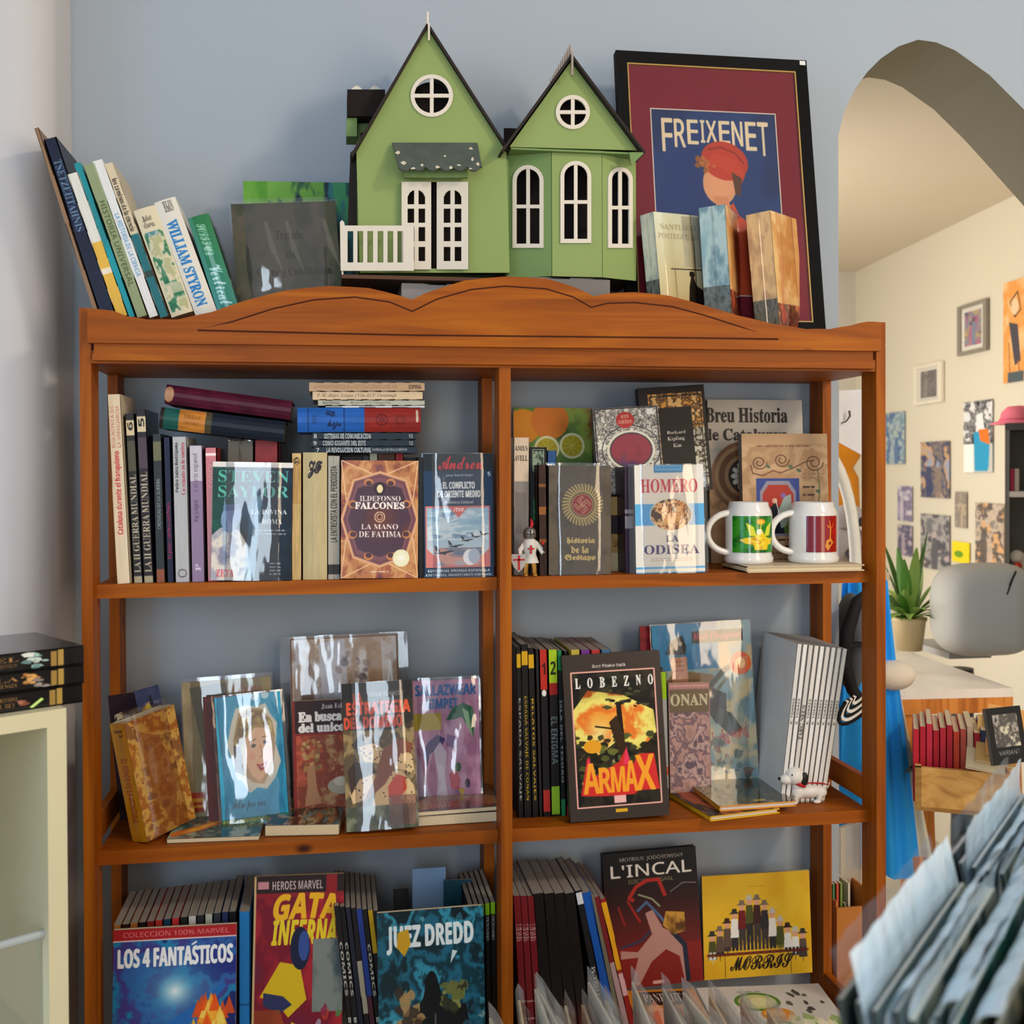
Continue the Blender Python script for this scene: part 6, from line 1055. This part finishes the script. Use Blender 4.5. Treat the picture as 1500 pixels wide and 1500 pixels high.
bk = at(1456, 1122, 2.1); book('comic_book','black comic with a pale picture standing at the crate end', bk, frame(12, 12), .085, .008, .105, front=lambda: Cv(70,90,'242424').paint(16,12,86,70,['282828','a8a098','585450','d8d0b8'],4,4).text('VARIANT',20,76,80,84,'a8a8a8','sans'), cat='comic book')
for i in range(3): book('comic_book',['cream','yellowish','pale orange'][i]+' magazine lying aslant on the crate front, '+['lowest','middle','topmost'][i], CO+Vector((.02+.02*i,-.03,.09+.012*i)), frame(-20, 60-6*i, -12), .07, .006, .12, front=['e8d8b0','d8b068','e8a860'][i], cat='comic book', group='magazines aslant on the crate')
# blue costume cape and backpack hanging just behind the gap in the bookcase
cx0 = at(1288, 1265, 2.45); kq = 2.45/F; cape = empty('blue_cape', cx0, 'bright blue cape with a cream lining hanging behind the bookcase', 'cape'); ztop = (1265-850)*kq
def drape(u, v, off=0, w0=34, w1=62, xo=0):
    w_ = (w0+(w1-w0)*v)*kq; x = (u-.5)*2*w_+xo*kq*v; f_3 = .012*math.sin(u*21+v*2)+.008*math.sin(u*9-1); return (x-16*kq*(1-v), f_3-.05*math.sin(u*math.pi)*(.4+v)+off, ztop*(1-v)+.012*math.sin(u*8)*v)
mb = MB(); mb.grid(drape, 44, 20); mb.grid(lambda u, v: drape(1-u, v, .03), 30, 12); mb.build('blue_cloth', mat('blue_cloth', '26a0f4', .75, var=.1, vs=12, bump=.3), cape)
mb = MB(); mb.grid(lambda u, v: (((20+46*v)+u*(6+18*v))*kq, .02+.01*math.sin(u*6), ztop*.75*(1-v)), 6, 12); mb.build('cream_lining', mat('cream_lining', 'e4e0cc', .8), cape)
mb = MB(); mb.ell((10*kq,-.03,(1265-985)*kq), (34*kq,.04,22*kq), 20); mb.build('fur_collar', mat('cream_fur', 'e4d8c4', .95, bump=1, bs=300), cape)
bp_ = at(1250, 1030, 2.2); kb = 2.2/F; bag = empty('backpack', bp_, 'black backpack with a grey mesh panel hanging in the bookcase gap', 'backpack'); mb = MB(); mb.tube([(18*kb,0,160*kb),(2*kb,-.01,150*kb),(-12*kb,-.01,110*kb),(-14*kb,0,60*kb),(-2*kb,0,20*kb),(14*kb,0,0)], [.008,.012,.014,.014,.012,.01], 10); mb.build('strap', M('141418', .7), bag)
mb = MB(); mb.ell((14*kb,.05,84*kb), (22*kb,.05,74*kb), 20); mb.build('pouch', M('54585c', .8), bag); mb = MB(); mb.box((-14*kb,-.02,84*kb),(30*kb,.0,90*kb)); mb.build('cross_strap', M('101014', .7), bag)
sf = at(1262, 1016, 2.12); scf = empty('striped_scarf', sf, 'black and white striped scarf bundled below the backpack', 'scarf'); 
for i in range(6): mb = MB(); r = .018+i*.007; mb.tube([(r*math.cos(t*.26+2.4), -.01*i*.3, -r*math.sin(t*.26+.2)*1.0-.0) for t in range(13)], .0036, 6); mb.build('stripe', M('e0dcd4' if i % 2 == 0 else '141414', .9), scf)
# things on the far wall seen over the mugs
w0 = at(1246, 834, 2.75); kw = 2.75/F; lb = empty('oval_mirror', w0, 'white arched hoop frame seen in the bookcase gap', 'mirror'); mb = MB(); mb.tube([(-52*kw+60*kw*math.cos(t*math.pi/20)*1.0, 0, 178*kw*math.sin(t*math.pi/20)) for t in range(0, 15)], .014, 10); mb.build('hoop', M('e8e4d8', .4), lb)
ob = at(1238, 790, 3.0); ko = 3.0/F; bo = empty('hanging_bag', ob, 'orange yellow bag hanging behind the white hoop', 'bag'); mb = MB(); mb.lathe((6*ko,.1,0), [(0,0),(30*ko,4*ko),(40*ko,40*ko),(38*ko,90*ko),(30*ko,105*ko),(40*ko,120*ko),(42*ko,140*ko),(18*ko,178*ko),(0,182*ko)], 24); mb.build('bag_body', mat('orange_canvas', 'd8881c', .8, var=.2, vs=14), bo, merge=True); mb = MB(); mb.tube([(6*ko,.1,178*ko),(10*ko,.1,200*ko),(6*ko,.1,215*ko)], .006, 6); mb.build('cord', M('a06c1c', .8), bo)
pb_ = at(1238, 828, 2.9); pb_.z = w0.z+.012; plu = empty('plush_toy', pb_, 'grey plush toy sitting behind the right mug', 'plush toy'); mb = MB(); mb.ell((0,0,.04),(.055,.05,.055)); mb.ell((0,-.02,.11),(.04,.04,.035)); mb.build('body', M('a8a0a0', .95, bump=.8), plu); mb = MB(); mb.ell((.01,-.05,.02),(.03,.03,.02)); mb.ell((.018,-.055,.1),(.012,.012,.012)); mb.build('dark_patches', M('3c3840', .9), plu)
pn = at(1229, 648, 2.3); cd_ = empty('paper_sheet', pn, 'white sheet with a curled dark hook at the upper bookcase gap', 'paper'); mb = MB(); kn_ = 2.3/F; mb.prism([(0,0,0),(42*kn_,0,-22*kn_),(42*kn_,0,78*kn_),(0,0,76*kn_)], (0,.002,0)); mb.build('sheet', M('dcdce0', .8), cd_); mb = MB(); mb.tube([(2*kn_,-.004,28*kn_),(8*kn_,-.008,30*kn_),(13*kn_,-.012,38*kn_),(12*kn_,-.012,46*kn_)], [.001,.0015,.002,.0025], 6); mb.build('hook', M('5c5448', .4), cd_)
zs_ = w0.z-.004; st0 = at(1276, 840, 2.85); std = empty('display_stand', Vector((st0.x, st0.y, 0)), 'slim pale stand behind the right bookcase post holding the hoop and bag', 'stand'); STM = M('c8b898', .6)
mb = MB(); mb.tube([(0,0,0),(0,0,at(1276, 596, 2.85).z)], .012, 10); mb.build('pole', STM, std); mb = MB(); mb.lathe((0,0,0), [(0,.03),(.02,.03),(.16,.01),(.16,0),(0,0)], 24); mb.build('foot', STM, std)
_l = at(1218, 840, 2.85)-at(1264, 840, 2.85); mb = MB(); _o2 = at(1264, 840, 2.85)-Vector((st0.x, st0.y, 0)); mb.obox(Vector((_o2.x, _o2.y-.14, zs_-.02)), Vector((_l.x, _l.y, 0)), (0,.24,0), (0,0,.02)); mb.build('shelf_board', STM, std)
_h = ob+Vector((6*ko,.1,213*ko))-Vector((st0.x, st0.y, 0)); mb = MB(); mb.tube([(0,0,_h.z), _h], .006, 8); mb.build('hook_arm', STM, std)
# magazines in a cardboard file standing low behind the bookcase
cf = at(1226, 1442, 2.2); kf = 2.2/F; cfb = empty('magazine_file', cf, 'orange brown cardboard box standing low in the bookcase gap', 'box'); CBM = M('b87434', .8)
for nm, a_2, b_2 in (('front_panel', (0,0,-.35), (70*kf,.004,112*kf)), ('back_panel', (0,.2,-.35), (70*kf,.204,150*kf)), ('side_panel', (0,.004,-.35), (.004,.2,120*kf)), ('side_panel', (70*kf-.004,.004,-.35), (70*kf,.2,120*kf))): mb = MB(); mb.box(a_2, b_2); mb.build(nm, CBM, cfb)
for i, kq2 in enumerate(('4c7c4c','c8503c','7c9448','8c8474','d0c8b8')): book('magazine', ['green','red','olive','grey','cream'][i]+' magazine edge standing in the cardboard box', cf+Vector((.006+.008*i,.02,-.3)), frame(90), .16, .006, .3+(1442-1300)*kf-(.04 if i == 3 else 0), front=kq2, spine=kq2, cat='magazine', group='magazines in the cardboard box')
book('magazine','large white magazine in plastic leaning in the cardboard box', cf+Vector((.03,.04,-.3)), frame(40, 3, -6), .10, .004, .3+(1442-1236)*kf, front='c8c0b4', cat='magazine', sleeve=(.004,.004,.002))
# ---------------------------------------------------------------- sleeved comics in the near box below
G = 'sleeved comics in the near box'; rng = random.Random(8); ee = ['e0d0a8','ece4d0','d0c8b8','e4dcc8','c4c0b4','e8cca0']
yb = -.42
bx = aty(735, 1500, yb); bx2 = aty(1200, 1500, yb); zb3 = aty(900, 1470, yb+.16).z-.235
box = empty('comic_box', Vector((bx.x, yb, zb3)), 'low white cardboard box of sleeved comics in front of the bookcase', 'box'); BXM = M('c8c0b0', .8); lx = bx2.x-bx.x+.03
for nm, a_2, b_2 in (('front_panel', (-.03,-.03,-.004), (lx,-.026,.17)), ('back_panel', (-.03,.19,-.004), (lx,.194,.17)), ('end_panel', (-.03,-.026,-.004), (-.026,.19,.17)), ('end_panel', (lx-.004,-.026,-.004), (lx,.19,.17)), ('bottom_panel', (-.03,-.03,-.008), (lx,.194,-.004))): mb = MB(); mb.box(a_2, b_2); mb.build(nm, BXM, box)
tops_ = [(735,1455),(748,1432),(762,1462),(785,1415),(800,1412),(814,1440),(830,1452),(848,1438),(868,1404),(884,1432),(898,1448),(916,1405),(930,1440),(948,1455),(966,1414),(980,1440),(996,1462),(1014,1418),(1030,1424),(1044,1440),(1058,1432),(1072,1436),(1086,1442),(1100,1450),(1116,1446),(1130,1458),(1146,1470)]
for i, (u, v) in enumerate(tops_):
    p = aty(u, v+34, yb+.16); bxx = p.x+.006+.012*rng.random(); lean = math.atan2(bxx-p.x, p.z-zb3); h = math.hypot(bxx-p.x, p.z-zb3); ex, et, ez = frame(90+rng.uniform(-6, 6), math.degrees(lean)); t = rng.uniform(.0028, .0045)
    lab = 'thin sleeved comic in the near box, '+(ORD[i]+' from its left end' if i < 20 else ['seventh','sixth','fifth','fourth','third','second','first'][i-20]+' from its right end')
    book('comic_book', lab, Vector((bxx, yb, zb3+abs(t*math.sin(lean)))), (ex, et, ez), .16, t, h, front=ee[i % 6], spine=ee[(i*5) % 6], cat='comic book', group=G, pages=PAGES, sleeve=(.006, .022, .006, 3))
# ---------------------------------------------------------------- records box close by on the right, out of focus
FILM3 = cloudy('glare_white_sleeve', .8, 'd8f0ff', 30)  # blue-white colour stands in for window glare on the sleeve flaps
zr = 1.16; S0 = atz(1236, 1462, zr); S1 = atz(1462, 1166, zr); DD = (S1-S0).normalized(); NN = Vector((DD.y, -DD.x, 0)); Lc = .262; G = 'sleeved comics in the near right box'
def near_row(S, n, row, cs):
    for i in range(n):
        o = S+NN*(i*.0115 if i < 8 else .092+(i-8)*.019)+DD*rng.uniform(-.008, .008); lean = rng.uniform(8, 14); hgt = .25+rng.uniform(-.006, .006); ex = DD; ez = (Vector((0,0,1))*math.cos(math.radians(lean))-NN*math.sin(math.radians(lean))).normalized(); et = ez.cross(ex); base_ = Vector((o.x, o.y, zr))-ez*hgt
        lab = 'sleeved comic in the '+row+' row of the near right box, '+ORD[i]+' from the bookcase side'
        k = cs[i % len(cs)]; r = book('comic_book', lab, base_, (ex, et, ez), Lc, .004, hgt, front=(lambda k=k, i=i: PL(i, [k, '6c7c78', k, '2c4440', 'a8a890'], 80, 60, 4)), back=k, spine='3c4440', cat='comic book', group=G, pages=PAGESW, rough=.3)
        fh = .008+.004*rng.random() if i > 6 else .032; a3 = rng.uniform(-.3, .5) if i > 6 or i < 2 else rng.uniform(.7, 1.2)
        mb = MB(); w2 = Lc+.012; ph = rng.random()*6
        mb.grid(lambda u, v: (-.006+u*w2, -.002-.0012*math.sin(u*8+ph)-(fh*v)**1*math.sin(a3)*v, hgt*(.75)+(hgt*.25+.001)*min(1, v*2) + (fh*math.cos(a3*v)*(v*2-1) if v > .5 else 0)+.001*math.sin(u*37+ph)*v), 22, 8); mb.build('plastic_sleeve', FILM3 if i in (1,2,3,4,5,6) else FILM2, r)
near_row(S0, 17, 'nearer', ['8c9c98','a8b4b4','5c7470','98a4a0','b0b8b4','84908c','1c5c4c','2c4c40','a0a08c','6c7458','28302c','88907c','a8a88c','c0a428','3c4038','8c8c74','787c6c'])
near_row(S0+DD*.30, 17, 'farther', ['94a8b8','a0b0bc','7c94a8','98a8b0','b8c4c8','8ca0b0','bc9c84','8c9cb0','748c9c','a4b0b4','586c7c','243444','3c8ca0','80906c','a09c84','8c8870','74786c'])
rb = empty('comic_bin', Vector((S0.x, S0.y, zr-.27))-NN*.03-DD*.03, 'long open bin holding the near sleeved comics at the lower right', 'bin')
for nm, o, w_, d2, hz_ in (('side_panel', Vector((0,0,0)), DD*.66, NN*.006, .12), ('side_panel', NN*.32, DD*.66, NN*.006, .12), ('end_panel', Vector((0,0,0)), NN*.32, DD*.006, .12), ('end_panel', DD*.66, NN*.326, DD*.006, .12), ('bottom_panel', Vector((0,0,-.006)), DD*.66, NN*.326, .006)): mb = MB(); mb.obox(o, w_, d2, (0,0,hz_)); mb.build(nm, M('6c6454', .8), rb)
if 'o' in _tc:
    _o = _tc['o']; _c = _o.data; bpy.data.objects.remove(_o); bpy.data.curves.remove(_c)
